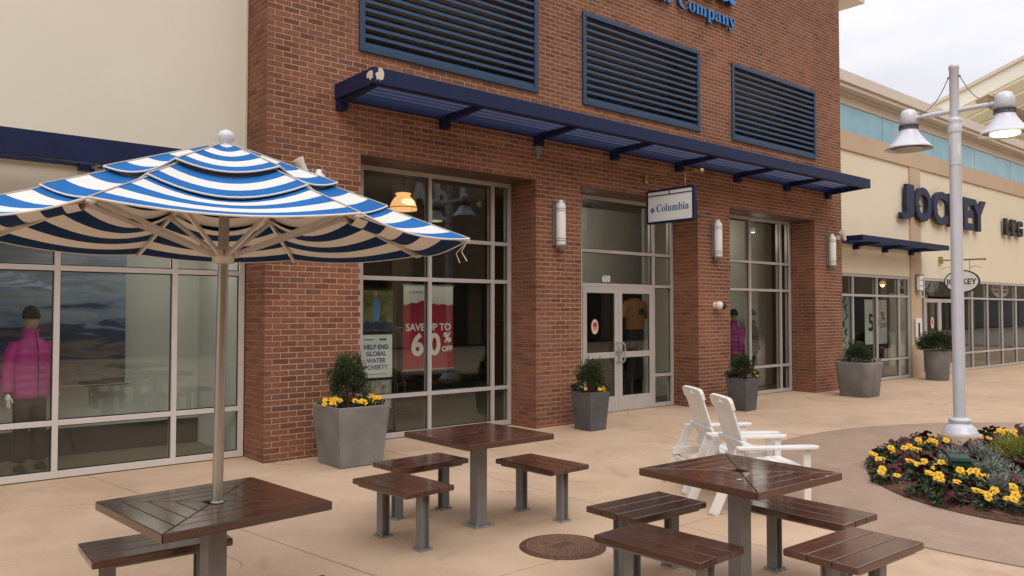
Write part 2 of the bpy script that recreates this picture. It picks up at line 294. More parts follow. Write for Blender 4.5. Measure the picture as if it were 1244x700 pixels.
translucent('roof_skin',(.88,.84,.72),.6)
def shop_light(parent,loc,power,size=.25):
    l=bpy.data.lights.new('shop_light','POINT'); l.energy=power; l.shadow_soft_size=size; l.color=(1,.96,.90)
    o=bpy.data.objects.new('shop_light',l); COL.objects.link(o); o.parent=parent; o.location=loc; return o
def track_light(x,y,z,power,label,group='small lit spotlights inside the shop windows'):
    t=thing('spotlight',label,'lamp',(x,y,z),group=group)
    m=MB(); m.tube([(0,0,.16),(0,0,.0)],.01,6); m.lathe([(.03,.06),(.045,.05),(.05,-.07),(.046,-.08)],14,(0,0,-.03)); m.build('housing','white_plastic',t)
    m=MB(); m.lathe([(.04,-.112),(.01,-.113)],12); m.build('bulb','bulb',t)
    shop_light(t,(0,0,-.22),power); return t

GLYPHS={"C":[[128,-5,106,-4,87,1,69,10,52,22,39,36,28,52,20,72,15,92,13,114,15,137,20,157,28,175,40,192,53,206,69,217,88,226,108,231,130,233,146,231,164,227,184,220,187,219,190,218,194,218,201,219,206,224,210,233,218,233,218,154,210,154,201,174,191,190,178,203,164,214,149,220,133,222,98,209,78,173,72,113,80,56,102,23,139,12,153,13,166,17,179,22,192,31,204,41,214,53,224,44,197,16,166,0]],"S":[[21,-5,21,79,31,79,38,56,46,38,56,25,68,15,82,9,98,7,110,9,120,12,128,18,135,26,138,35,139,45,136,59,127,70,112,80,81,95,63,105,49,116,38,126,31,138,26,151,25,166,26,179,29,191,34,201,40,211,48,218,58,225,68,229,80,232,92,233,99,233,107,232,115,231,123,229,132,227,141,224,146,223,147,223,148,222,150,222,155,224,158,227,160,233,170,233,170,160,161,160,157,172,153,183,147,192,140,201,132,209,124,214,115,219,106,221,97,222,86,221,77,218,70,213,64,206,61,199,60,190,61,182,64,174,69,168,75,162,84,157,94,151,127,136,139,130,150,123,159,117,166,109,171,102,175,94,178,85,179,76,180,66,178,52,175,40,169,29,161,19,152,11,140,4,127,-1,112,-4,96,-5,90,-5,85,-5,79,-4,74,-3,68,-1,63,0,57,2,53,4,49,5,46,5,44,6,42,6,39,6,36,5,35,4,33,1,32,-2,31,-5]],"o":[[84,-5,70,-4,57,0,45,6,35,14,26,24,19,35,13,48,10,62,9,77,10,93,14,107,19,119,26,131,35,141,45,149,57,155,70,158,84,159,98,158,111,154,123,149,133,141,142,131,149,120,154,107,157,92,158,77,157,61,154,47,149,34,142,23,133,13,123,5,111,-1,98,-4],[84,6,93,7,100,12,104,19,106,25,108,32,109,41,109,51,110,63,110,77,109,104,107,123,104,135,99,143,92,148,84,149,75,148,69,143,64,135,61,122,59,103,58,77,59,63,59,51,60,41,61,32,62,25,64,19,69,12,76,7]],"l":[[9,0,9,8,15,9,20,10,23,13,25,16,26,21,26,28,26,199,26,206,25,211,24,215,21,217,16,219,10,220,10,228,74,228,74,28,75,21,76,17,77,13,80,11,84,9,90,8,90,0]],"u":[[65,-5,51,-3,40,1,33,9,27,19,24,32,23,48,23,124,22,131,21,137,20,141,17,144,12,146,6,147,6,155,71,155,71,37,71,31,73,27,75,23,79,20,83,18,88,18,98,20,107,25,114,33,114,124,114,132,113,138,110,142,107,145,102,146,95,147,95,155,162,155,162,35,162,28,164,23,166,19,169,17,174,16,180,15,180,6,160,5,138,1,114,-5,114,20,108,13,101,7,93,2,84,-2,75,-4]],"m":[[9,0,9,8,15,9,19,10,22,13,25,16,26,21,26,28,26,127,26,133,25,138,23,142,20,145,15,146,9,147,9,155,73,155,73,132,87,147,102,156,119,159,139,156,152,146,160,131,175,147,191,156,209,159,233,153,247,135,252,106,252,28,252,21,253,17,255,13,258,10,262,9,268,8,268,0,189,0,189,8,194,9,199,10,201,13,203,17,204,22,205,28,205,108,204,117,203,124,202,129,199,133,195,135,189,136,179,134,170,128,162,119,162,28,163,22,164,17,165,13,168,10,172,9,178,8,178,0,100,0,100,8,105,9,110,10,112,13,114,17,115,22,116,28,116,108,116,117,114,124,113,129,110,133,106,135,100,136,90,134,81,128,73,118,73,28,74,22,75,17,76,13,79,11,83,9,89,8,89,0]],"b":[[21,-6,21,194,21,204,20,210,18,214,15,217,10,219,4,220,4,228,69,228,69,139,81,151,95,157,110,159,122,158,132,155,142,149,150,142,157,133,163,123,168,110,170,97,171,83,170,66,167,51,161,38,154,25,145,15,135,6,123,0,110,-4,96,-5,81,-3,66,4,52,14,27,-6],[91,7,102,9,110,15,116,25,120,39,122,57,123,80,122,99,119,114,116,125,110,134,102,138,92,140,87,139,82,138,78,135,74,131,71,126,69,121,69,34,72,19,79,10]],"i":[[50,181,43,182,38,184,32,188,28,194,26,199,25,206,26,213,28,219,32,224,38,228,44,231,50,232,57,231,63,228,68,224,72,219,75,213,76,206,75,199,72,193,68,188,63,184,57,182],[9,0,9,8,15,9,20,10,23,13,25,16,26,21,26,28,26,126,26,133,25,139,23,142,21,145,16,146,10,147,10,155,74,155,74,28,75,21,76,17,77,13,80,11,84,9,90,8,90,0]],"a":[[127,-5,113,-2,104,5,100,17,84,5,66,-2,48,-4,37,-3,28,0,20,6,14,13,11,22,10,32,13,46,20,58,32,68,49,78,72,86,99,95,99,121,99,129,97,136,93,141,88,145,82,147,74,148,62,147,54,143,52,137,53,135,54,132,57,128,59,124,61,120,61,116,61,110,59,105,55,101,50,98,45,96,39,95,32,96,27,98,22,102,19,106,17,112,16,118,17,126,20,133,25,139,31,145,38,150,47,154,58,157,69,159,81,159,103,158,120,153,132,146,140,135,145,122,146,105,146,31,147,26,147,22,147,20,148,18,150,17,152,17,155,18,157,19,160,21,165,14,153,3,141,-3],[76,17,79,17,83,18,87,20,91,23,96,27,99,32,99,85,77,75,63,61,59,42,61,28,66,20]],"p":[[9,-70,9,-62,14,-61,17,-60,20,-59,22,-56,24,-54,25,-50,26,-46,26,-40,26,-32,26,122,26,131,25,137,23,142,20,144,16,146,10,147,10,155,72,155,72,131,83,147,98,156,115,160,127,158,137,155,146,149,155,141,162,132,167,121,172,108,174,94,175,80,174,64,171,49,167,36,161,24,154,14,146,6,136,0,125,-4,113,-5,98,-3,85,4,74,16,74,-29,74,-37,75,-44,76,-49,78,-54,80,-57,83,-59,88,-60,93,-61,99,-61,99,-70],[98,14,107,16,114,21,120,30,123,42,126,58,126,77,126,96,124,112,121,124,116,132,109,137,99,139,90,137,81,129,74,118,74,34,80,23,88,16]],"r":[[9,0,9,8,15,9,20,10,23,13,25,16,26,21,26,28,26,126,26,134,25,139,23,143,20,145,16,146,10,147,10,155,73,155,73,126,79,136,86,144,94,151,102,155,109,158,117,159,125,158,132,156,138,152,142,147,144,140,145,133,144,127,142,122,139,117,135,114,130,112,124,111,118,112,114,113,111,115,108,118,106,122,103,125,101,128,98,129,94,130,90,129,85,126,81,121,77,114,75,106,75,96,75,28,75,21,77,16,79,13,84,10,90,9,99,8,99,0]],"t":[[62,-5,49,-4,40,0,33,5,28,13,25,23,24,36,24,139,10,139,10,150,23,162,34,174,44,185,53,195,59,204,64,212,72,212,72,155,104,155,104,139,72,139,72,41,72,34,73,29,75,25,77,22,80,21,84,20,91,22,98,28,103,37,111,33,99,12,82,-1]],"s":[[76,-5,66,-4,55,-1,43,3,41,4,39,4,37,4,32,3,28,0,26,-4,18,-4,18,53,27,53,31,39,36,28,43,19,52,13,61,9,70,7,78,8,84,10,89,13,93,18,95,23,96,29,94,38,88,46,78,52,53,65,43,71,34,78,27,85,22,93,19,101,18,110,20,124,25,135,32,145,43,153,56,158,71,160,74,159,78,159,83,158,88,157,93,155,99,154,101,154,102,153,103,153,104,153,105,153,106,152,110,153,113,156,115,160,122,160,122,111,114,111,110,122,105,131,98,139,91,144,83,147,75,148,68,147,62,146,58,143,55,139,53,135,52,130,53,124,55,120,58,116,62,113,67,109,73,106,96,95,106,89,115,82,121,76,125,68,128,58,129,47,127,32,122,19,114,9,103,1,90,-4]],"w":[[61,-5,8,132,7,136,5,140,3,142,1,144,-2,146,-5,147,-5,155,69,155,69,147,65,146,62,146,60,145,58,143,57,141,57,138,57,136,57,135,58,133,58,131,59,129,60,126,83,63,105,118,100,133,99,138,97,142,95,144,92,146,89,147,84,147,84,155,162,155,162,147,154,145,149,143,148,138,148,137,148,136,148,134,148,133,149,132,149,131,168,71,191,128,192,132,193,135,193,138,193,141,192,143,190,144,187,146,183,147,178,147,178,155,223,155,223,147,218,147,215,145,212,142,210,138,208,134,206,129,152,-5,144,-5,111,98,70,-5]],"e":[[77,-5,64,-4,53,0,42,5,33,13,25,23,18,34,14,48,11,62,10,79,11,94,14,108,19,120,26,132,34,141,43,149,55,155,66,158,79,159,97,157,112,151,124,140,134,125,140,108,141,87,141,83,58,83,64,48,77,28,100,21,113,24,124,31,135,43,142,36,124,13,102,-1],[58,96,101,96,101,107,100,121,99,131,97,139,93,144,88,147,81,148,68,143,61,127,58,102]],"n":[[9,0,9,8,15,9,19,10,22,13,25,16,26,21,26,28,26,127,26,133,25,138,23,142,20,145,15,146,9,147,9,155,74,155,74,134,88,148,103,156,122,159,146,153,160,135,165,106,165,28,166,21,167,17,169,13,172,10,176,9,182,8,182,0,101,0,101,8,103,8,111,10,116,17,118,28,118,108,117,117,116,124,115,129,112,133,107,135,101,136,91,134,82,128,74,118,74,28,74,21,75,17,77,13,80,10,84,9,90,8,90,0]],"y":[[26,-70,18,-69,11,-67,5,-62,0,-57,-2,-50,-3,-42,-3,-36,-1,-31,2,-27,7,-23,12,-21,18,-20,23,-20,28,-22,32,-25,35,-28,37,-33,37,-38,37,-39,37,-40,37,-41,37,-42,37,-43,37,-44,38,-47,40,-49,43,-49,47,-48,52,-44,57,-37,60,-32,62,-27,65,-22,67,-16,69,-10,70,-2,18,125,16,130,14,134,12,138,10,140,9,142,8,144,5,145,2,146,-2,147,-2,147,-2,155,81,155,81,147,75,146,71,146,68,145,66,143,65,141,64,137,64,136,64,135,65,133,65,132,66,130,66,128,93,59,115,121,116,124,117,127,118,130,119,133,119,135,119,137,118,140,117,143,115,145,111,146,107,147,101,147,101,155,150,155,150,147,145,146,142,144,139,140,136,135,133,129,130,121,81,-12,75,-27,70,-38,65,-48,59,-56,54,-61,48,-65,41,-68,34,-70]],"d":[[70,-5,58,-4,48,0,39,5,30,13,23,22,17,33,13,46,11,59,10,74,11,90,13,105,18,119,24,131,32,141,41,149,51,155,61,158,73,159,88,157,101,151,111,140,111,200,111,207,109,212,106,215,102,217,96,219,88,220,88,228,160,228,160,38,160,30,161,24,162,20,165,17,170,15,177,14,177,5,157,4,136,1,111,-5,111,19,100,6,87,-2],[86,14,91,15,96,17,101,21,106,26,109,31,111,38,111,121,110,126,107,131,103,135,98,138,93,140,87,140,77,139,70,133,65,125,62,112,59,96,59,77,59,57,61,41,65,29,70,21,77,16]]}

# =====================================================================
#                        GROUND
# =====================================================================
def struct(o): o['kind']='structure'; return o
g=MB(); g.add([(-400,-400,-.06),(600,-400,-.06),(600,600,-.06),(-400,600,-.06)],[(0,1,2,3)]); struct(g.build('ground','asphalt'))
g=MB(); g.box((-9,-12.8,-.058),(46,9.33,-.012)); pave=struct(g.build('pavement','joint'))
XJ=[-8.6,-6.0,-3.1,-.30,2.44,5.21,7.86,10.5,13.15,15.8,18.4,21.1,23.8,26.5,29.2,31.9,34.6,37.3,40,43]
YJ=[-12.6,-10.2,-7.8,-5.4,-3.0,-.55,1.72,4.05,6.37,9.325]
def xj(i,y):
    return XJ[i]+(-.143*(y-6.4) if XJ[i]<3 else 0)
for i in range(len(XJ)-1):
    for j in range(len(YJ)-1):
        y0,y1=YJ[j]+.005,YJ[j+1]-.005; g_=.005
        q=[(xj(i,y0)+g_,y0),(xj(i+1,y0)-g_,y0),(xj(i+1,y1)-g_,y1),(xj(i,y1)+g_,y1)]
        cx_=sum(p[0] for p in q)/4; cy_=sum(p[1] for p in q)/4
        b=.006; qi=[(cx_+(p[0]-cx_)*(1-b/1.2),cy_+(p[1]-cy_)*(1-b/1.2)) for p in q]
        m=MB(); m.add([(p[0],p[1],-.011) for p in q]+[(p[0],p[1],-.003) for p in q]+[(p[0],p[1],0) for p in qi],
              [(8,9,10,11)]+[(k,(k+1)%4,4+(k+1)%4,4+k) for k in range(4)]+[(4+k,4+(k+1)%4,8+(k+1)%4,8+k) for k in range(4)])
        m.build('slab','concrete',pave)
# stamped oval band round the flower bed
BC=(10.4,2.4); RA,RB=4.31,3.42; BA,BB=3.12,2.18
def ell(a,b,n=96,k=0): return [(BC[0]+a*math.cos(2*PI*(i+k)/n),BC[1]+b*math.sin(2*PI*(i+k)/n)) for i in range(n)]
o1,o2=ell(RA,RB),ell(BA,BB); m=MB(); n=96
m.add([(p[0],p[1],-.004) for p in ell(RA+.01,RB+.01)]+[(p[0],p[1],.005) for p in o1]+[(p[0],p[1],.005) for p in o2]+[(p[0],p[1],-.004) for p in o2],[(r*n+i,r*n+(i+1)%n,(r+1)*n+(i+1)%n,(r+1)*n+i) for r in range(3) for i in range(n)])
struct(m.build('stamped_path','stamped'))
m=MB(); m.loft([[(p[0],p[1],.0035) for p in ell(RA+.022,RB+.022)],[(p[0],p[1],.0036) for p in ell(RA+.006,RB+.006)]],False,False); struct(m.build('path_joint','joint'))
# soil of the bed, gently mounded
def soil_z(x,y):
    q=((x-BC[0])/BA)**2+((y-BC[1])/BB)**2; return .0+.12*max(0,1-q)**.8+(.018*math.sin(x*9+y*5)*math.sin(y*11-x*3) if q<.97 else 0)
rings=[]
for k in range(13):
    t=max(.001,1-k/12); rings.append([(BC[0]+BA*.996*t*math.cos(2*PI*i/96),BC[1]+BB*.996*t*math.sin(2*PI*i/96),soil_z(BC[0]+BA*.996*t*math.cos(2*PI*i/96),BC[1]+BB*.996*t*math.sin(2*PI*i/96))+.006) for i in range(96)])
m=MB(); m.loft(rings,False,True); struct(m.build('soil','mulch'))

# =====================================================================
#                        BRICK STORE
# =====================================================================
YF=8.744; YB=9.34; X0,X1=3.70,17.03; HEAD=3.69; TOP=9.2; CO=.0677; ZB=-.033
OPEN=[(4.93,7.86),(8.81,11.79),(12.77,15.86)]
LOUV=[(4.89,7.89),(8.84,11.85),(12.85,15.93)]; LZ0,LZ1=4.98,6.46
store=thing('brick_store','red brick clothing shop with navy canopy, blue louvres and tall windows','building',(10.3,9.3,0))
SO=(10.3,9.3,0)
def B(mb,name,mats,parent=store,bevel=0,label=None): return mb.build(name,mats,parent,SO,bevel,label)
m=MB(); c=YF+.0035; piers=[(X0+.007,4.93-.007),(7.867,8.803),(11.797,12.763),(15.867,X1-.007)]
for a,b in piers: m.box((a,c,-.03),(b,YB+.1,HEAD-.002))
m.box((X0+.007,c,HEAD),(X1-.007,YB+.1,LZ0)); m.box((X0+.007,c,LZ1),(X1-.007,YB+.1,TOP))
xs=[X0+.007]+[v for l in LOUV for v in l]+[X1-.007]
for k in range(0,8,2): m.box((xs[k],c,LZ0+.001),(xs[k+1],YB+.1,LZ1-.001))
B(m,'wall','mortar')
# bricks -----------------------------------------------------------------
BL,BH=.1922,.0568; fulls=[]; odd=[]   # full bricks / cut bricks
nrow=int((TOP-ZB)/CO)
def cutfree(z,extra):
    iv=[(X0,X1)]; holes=[]
    if z<HEAD: holes+=OPEN
    if LZ0<z<LZ1: holes+=LOUV
    for h in holes:
        nv=[]
        for a,b in iv:
            if h[1]<=a or h[0]>=b: nv.append((a,b)); continue
            if h[0]>a: nv.append((a,h[0]))
            if h[1]<b: nv.append((h[1],b))
        iv=nv
    return iv
rnd=random.Random(3)
for r in range(nrow):
    z0=ZB+r*CO; z=z0+CO/2
    if z0+BH<.0: continue
    for a,b in cutfree(z,0):
        x=X0-.2032+(r%2)*.1016
        while x<b:
            p,q=max(x,a),min(x+BL,b)
            if q-p>.018:
                if p-a<.013: p=a
                if b-q<.013: q=b
                edge=(p==a and (z<HEAD or a==X0)) or (q==b and (z<HEAD or b==X1))
                zz=max(z0,.001)
                if abs(q-p-BL)<1e-6 and not edge and zz==z0: fulls.append(('F',(p+BL/2,YF,z0)))
                else: odd.append(((p,YF+rnd.uniform(-.0015,.0015),zz),(q,YF+((.0925 if r%2==0 else .195) if edge else .02),z0+BH)))
            x+=.2032
    # returns of the piers and the two ends
    sides=[(X0,-1,YB-.02)]+([(8e9,0,0)][:0])
    sides+=[(X1,1,YB+.05)]
    if z<HEAD-.01:
        sides+=[(o_[1],-1,YB-.04) for o_ in OPEN]+[(o_[0],1,YB-.04) for o_ in OPEN]
    for sx_,sg,ye in sides:
        y=YF+(.1015 if r%2==0 else .2035)
        while y<ye:
            q=min(y+BL,ye)
            if q-y>.02:
                full=abs(q-y-BL)<1e-6 and z0>0
                if full and sg<0: fulls.append(('L',(sx_,y+BL/2,z0)))
                else: odd.append(((sx_-(.0 if sg<0 else .02),y,max(z0,.001)),(sx_+(.02 if sg<0 else 0),q,z0+BH)))
            y+=.2032
def brick_mb():
    mb=MB(); e=.0018; h=BL/2
    mb.add([(-h,e,0),(h,e,0),(h,.02,0),(-h,.02,0),(-h,e,BH),(h,e,BH),(h,.02,BH),(-h,.02,BH),(-h+e,0,e),(h-e,0,e),(h-e,0,BH-e),(-h+e,0,BH-e)],
      [(8,9,10,11),(0,1,9,8),(1,5,10,9),(5,4,11,10),(4,0,8,11),(0,3,2,1),(4,5,6,7),(1,2,6,5),(3,0,4,7)]); return mb
bme=brick_mb().mesh('brick','brick')
def score(k):
    f,p=k; q=world_to_px((p[0],p[1],p[2]+.03))
    if not q or not(-5<q[0]<1249 and -5<q[1]<705): return 0
    return (1/q[2]**2)*(1 if f=='F' else .6)
order=sorted(fulls,key=score,reverse=True)
for f,p in order[:300]:
    o=obj('brick',bme,store,0,None,(p[0]-SO[0],p[1]-SO[1]+rnd.uniform(-.0015,.0015),p[2]),(0,0,0 if f=='F' else -PI/2)); 
m=MB(); bb=brick_mb()
for f,p in order[300:]:
    j=rnd.uniform(-.0015,.0015); k=len(m.v)
    if f=='F': m.v+=[(p[0]+v[0],p[1]+v[1]+j,p[2]+v[2]) for v in bb.v]
    else: m.v+=[(p[0]+v[1]+j,p[1]-v[0],p[2]+v[2]) for v in bb.v]
    m.f+=[[k+i for i in q] for q in bb.f]; m.m+=[0]*len(bb.f)
for a,b in odd: m.box(a,b)
B(m,'brickwork','brick')['kind']='stuff'
# steel lintels over the openings
for a,b in OPEN:
    m=MB(); m.box((a+.004,YF+.03,HEAD-.012),(b-.004,YB,HEAD-.003)); B(m,'lintel',mat('lintel_brown',(.10,.055,.04),.6))
# coping return high on the right
m=MB(); m.box((X1+.012,8.76,8.98),(18.3,11,9.5)); B(m,'eave','cornice')
# louvres
for a,b in LOUV:
    f=MB(); t=.075; y0=YF-.035; y1=YF+.03
    f.box((a,y0,LZ0),(b,y1,LZ0+t)); f.box((a,y0,LZ1-t),(b,y1,LZ1)); f.box((a,y0+.002,LZ0+t),(a+t,y1,LZ1-t)); f.box((b-t,y0+.002,LZ0+t),(b,y1,LZ1-t))
    fr=B(f,'louver_vent','louver_blue',bevel=.006)
    v=MB(); v.box((a+.02,YF+.26,LZ0+.02),(b-.02,YF+.28,LZ1-.02)); v.box((a+.01,YF+.031,LZ0+.01),(a+.02,YF+.26,LZ1-.01)); v.box((b-.02,YF+.031,LZ0+.01),(b-.01,YF+.26,LZ1-.01)); v.box((a+.01,YF+.031,LZ1-.02),(b-.01,YF+.26,LZ1-.01)); v.box((a+.01,YF+.031,LZ0+.01),(b-.01,YF+.26,LZ0+.02)); v.build('back_plate','void',fr)
    ns=12; pitch=(LZ1-LZ0-2*t)/ns; sl=MB(); L_=(b-a)/2-t-.002
    # one blade: sloping sheet with a small turned-down nose
    sl.add([(-L_,0,0),(L_,0,0),(L_,.10,.085),(-L_,.10,.085),(-L_,0,.008),(L_,0,.008),(L_,.10,.093),(-L_,.10,.093)],[(0,3,2,1),(4,5,6,7),(0,1,5,4),(1,2,6,5),(2,3,7,6),(3,0,4,7)])
    sl.box((-L_,-.008,-.022),(L_,.0,.016))
    sme=sl.mesh('slat','louver_slat_blue')
    for k in range(ns): obj('slat',sme,fr,0,None,((a+b)/2-SO[0],YF-.012-SO[1],LZ0+t+pitch*(k+.25)))
# storefront frames -------------------------------------------------------
def storefront(root,off,name,x0,x1,z0,z1,mull,rails,yf,fm='aluminium',gm='glass',skip=None,w=.055,depth=.115,wj=.06):
    """frame part with every pane of glass as a sub-part"""
    f=MB(); X=[x0]+sorted(mull)+[x1]; Z=[z0]+sorted(rails)+[z1]
    f.box((x0,yf,z0),(x0+wj,yf+depth,z1)); f.box((x1-wj,yf,z0),(x1,yf+depth,z1))
    f.box((x0+wj,yf+.003,z1-.06),(x1-wj,yf+depth,z1)); f.box((x0+wj,yf+.003,z0),(x1-wj,yf+depth,z0+.07))
    for x in mull: f.box((x-w/2,yf+.001,z0+.07),(x+w/2,yf+depth-.001,z1-.06))
    panes=[]
    for i in range(len(X)-1):
        a=X[i]+(wj if i==0 else w/2); b=X[i+1]-(wj if i==len(X)-2 else w/2)
        for j in range(len(Z)-1):
            c=Z[j]+(.07 if j==0 else w/2); d=Z[j+1]-(.06 if j==len(Z)-2 else w/2)
            if skip and skip(i,j): continue
            if j<len(Z)-2: f.box((a,yf+.003,Z[j+1]-w/2),(b,yf+depth-.003,Z[j+1]+w/2))
            panes.append((a,b,c,d))
    fr=f.build(name,fm,root,off,.003)
    gk=MB()
    for a,b,c,d in panes:
        p=MB(); p.box((a-.003,yf+.052,c-.003),(b+.003,yf+.058,d+.003)); p.build('pane',gm,fr,off)
        e=.011; y0,y1=yf+.040,yf+.051
        gk.box((a,y0,c),(a+e,y1,d)); gk.box((b-e,y0,c),(b,y1,d)); gk.box((a+e,y0,c),(b-e,y1,c+e)); gk.box((a+e,y0,d-e),(b-e,y1,d))
    gk.build('gasket','gasket',fr,off)
    return fr
RL=[.575,2.175,2.75]
storefront(store,SO,'window',4.934,7.856,.01,3.68,[5.26,6.36,7.50],RL,YB-.10+.06)
storefront(store,SO,'window',12.774,15.856,.01,3.68,[13.16,14.30,15.46],RL,YB-.04)
# entrance bay: side lights and transoms, doors between the two middle mullions
fr=storefront(store,SO,'entrance_frame',8.814,11.786,.01,3.68,[9.37,11.23],[.575,2.18,2.75],YB-.04,skip=lambda i,j:i==1 and j<2)
m=MB(); m.box((9.40,YB-.035,2.150),(11.20,YB+.07,2.207)); m.box((9.40,YB-.03,0.001),(11.20,YB+.07,.014)); m.build('door_header','aluminium',fr,SO)
def door(x0,x1,side):
    d=MB(); y0,y1=YB-.045,YB; st=.095
    d.box((x0,y0,.02),(x0+st,y1,2.147)); d.box((x1-st,y0,.02),(x1,y1,2.147)); d.box((x0+st,y0+.001,2.04),(x1-st,y1,2.147)); d.box((x0+st,y0+.001,.02),(x1-st,y1,.27)); d.box((x0+st,y0+.004,.93),(x1-st,y1,1.03))
    dd=d.build('door','aluminium',store,SO,.003)
    for a,b in((.27,.93),(1.03,2.04)):
        p=MB(); p.box((x0+st-.003,y0+.02,a-.003),(x1-st+.003,y0+.026,b+.003)); p.build('pane','glass',dd,SO)
        gk=MB(); e=.01
        gk.box((x0+st,y0+.01,a),(x0+st+e,y0+.019,b)); gk.box((x1-st-e,y0+.01,a),(x1-st,y0+.019,b)); gk.box((x0+st+e,y0+.01,b-e),(x1-st-e,y0+.019,b)); gk.build('gasket','gasket',dd,SO)
    hx=x1-.05 if side<0 else x0+.05; s_=-1 if side<0 else 1
    h=MB(); h.tube([(hx,y0,.85),(hx,y0-.055,.85),(hx+s_*.0,y0-.075,.87),(hx+s_*.02,y0-.085,.9),(hx+s_*.02,y0-.085,1.13),(hx,y0-.075,1.17),(hx,y0-.055,1.19),(hx,y0,1.19)],.013,8); h.tube([(hx,y0-.02,1.02),(hx,y0-.004,1.02)],.028,10)
    h.build('handle','galvanised',dd,SO)
    return dd
d1=door(9.405,10.272,-1); d2=door(10.278,11.195,1)
# oval sticker on the left door leaf
m=MB(); m.prism([(.085*math.cos(2*PI*i/28),.125*math.sin(2*PI*i/28)) for i in range(28)],0,.003,Matrix.Translation((9.70,YB-.032,1.47))@Matrix.Rotation(PI/2,4,'X')); st=m.build('sticker','sticker_pink',d1,SO)
m=MB(); TT=Matrix.Translation((9.70,YB-.0352,1.50))@Matrix.Rotation(PI/2,4,'X')
m.prism([(.035*math.cos(a)-.018,.045*math.sin(a)) for a in [2*PI*i/14 for i in range(14)]],0,.001,TT); m.prism([(.026*math.cos(a)+.028,.055*math.sin(a)) for a in [2*PI*i/14 for i in range(14)]],0,.0012,TT)
m.prism([(-.055,-.075),(.055,-.075),(.05,-.06),(-.05,-.06)],0,.001,TT); m.prism([(-.03,-.10),(.03,-.10),(.03,-.09),(-.03,-.09)],0,.001,TT); m.build('print','sticker_brown',d1,SO)
text('house_number','600',.155,.003,'print_white',store,(10.02-SO[0],YB+.004-SO[1],2.235),sx=.85,bold=.003)
# interior of the brick store
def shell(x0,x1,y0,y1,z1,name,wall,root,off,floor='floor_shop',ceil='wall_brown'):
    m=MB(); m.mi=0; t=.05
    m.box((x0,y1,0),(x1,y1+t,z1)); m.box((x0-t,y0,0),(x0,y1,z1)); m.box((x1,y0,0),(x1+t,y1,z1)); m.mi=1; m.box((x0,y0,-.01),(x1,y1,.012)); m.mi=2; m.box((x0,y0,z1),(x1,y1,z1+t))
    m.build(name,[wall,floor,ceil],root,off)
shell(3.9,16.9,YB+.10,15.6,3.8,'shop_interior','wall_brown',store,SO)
def panel(x0,x1,y,z0,z1,mt,root,off,name='display_wall',label=None):
    m=MB(); m.box((x0,y,z0),(x1,y+.06,z1)); m.build(name,mt,root,off,label=label)
panel(12.2,16.8,10.35,.02,3.78,'wall_grey',store,SO,label='grey display wall behind the third window')
panel(9.2,12.9,11.0,2.25,3.78,'wall_light',store,SO,label='pale bulkhead above the entrance')
# building body behind
m=MB(); m.box((X0+.1,YB+.12,3.9),(X1-.1,16,8.9)); m.box((X0+.1,15.7,0),(X1-.1,16,3.9)); B(m,'rear_block','cream_flat')
# channel letters on the brick: two lines, only the lower right of them in the picture
LET=GLYPHS
ADV={'C':233,'S':201,'o':167,'l':99,'u':189,'m':277,'b':180,'i':99,'a':175,'p':181,'r':154,'t':121,'s':138,'w':228,'e':151,'n':191,'y':155,'d':187,' ':100}
def glyph_bm(ch,sx,sy,depth,mats):
    cu=bpy.data.curves.new('g','CURVE'); cu.dimensions='2D'; cu.fill_mode='BOTH'; cu.extrude=depth/2; cu.offset=.004*0
    for p in LET[ch]:
        n=len(p)//2; s=cu.splines.new('POLY'); s.points.add(n-1)
        for i in range(n): s.points[i].co=(p[2*i]*sx,p[2*i+1]*sy,0,1)
        s.use_cyclic_u=True
    o=bpy.data.objects.new('g',cu); COL.objects.link(o); bpy.context.view_layer.update()
    me=bpy.data.meshes.new_from_object(o.evaluated_get(bpy.context.evaluated_depsgraph_get())); bpy.data.objects.remove(o)
    me.materials.clear()
    for k in mats: me.materials.append(M(k))
    for pl in me.polygons:
        pl.material_index=1 if len(mats)>1 and pl.normal.z>.9 else 0
    return me
def serif_line(s,xr,zb,sx,sy,depth,y,parent,off,mats,name='letter',rot=FX,xl=None):
    w=sum(ADV[c] for c in s)*sx; x=xr-w if xl is None else xl; cache={}
    for c in s:
        if c!=' ':
            if c not in cache: cache[c]=glyph_bm(c,sx,sy,depth,mats)
            obj(name,cache[c],parent,0,None,(x-off[0],y-off[1],zb-off[2]),rot)
        x+=ADV[c]*sx
    return w
sign=thing('shop_sign','blue serif channel letters of the shop name high on the brick wall','sign',(10.3,YF,7.1))
SG=(10.3,YF,7.1)
serif_line('Sportswear Company',12.89,7.10,.00125,.00106,.05,YF-.06,sign,SG,['sign_blue','sign_blue_face'])
serif_line('Columbia',12.89,7.52,.0034,.0031,.10,YF-.085,sign,SG,['sign_blue','sign_blue_face'])

# =====================================================================
#                 CREAM SHOP ON THE LEFT
# =====================================================================
lshop=thing('cream_shop','cream stucco shop front left of the brick, wide display windows under a navy canopy','building',(0,9.3,0)); LO=(0,9.3,0)
m=MB(); m.box((-9,9.30,2.72),(3.70,9.62,9.2)); m.box((-9,9.62,3.3),(3.7,16,9.2)); m.build('wall','stucco_warm',lshop,LO)
m=MB(); m.box((3.668,9.288,2.72),(3.69,9.30,9.2)); m.build('corner_bead','cornice',lshop,LO)
storefront(lshop,LO,'window',-5.3,3.688,.01,2.72,[-4.1,-2.93,-1.77,-.60,.55,1.715,2.89],[.575,2.175],9.30,fm='aluminium_light')
shell(-5.4,3.64,9.43,10.75,2.9,'display_room','wall_light',lshop,LO,ceil='wall_light')
m=MB(); m.box((-5.39,10.70,.012),(3.63,10.74,.33)); m.build('skirting','skirting',lshop,LO)
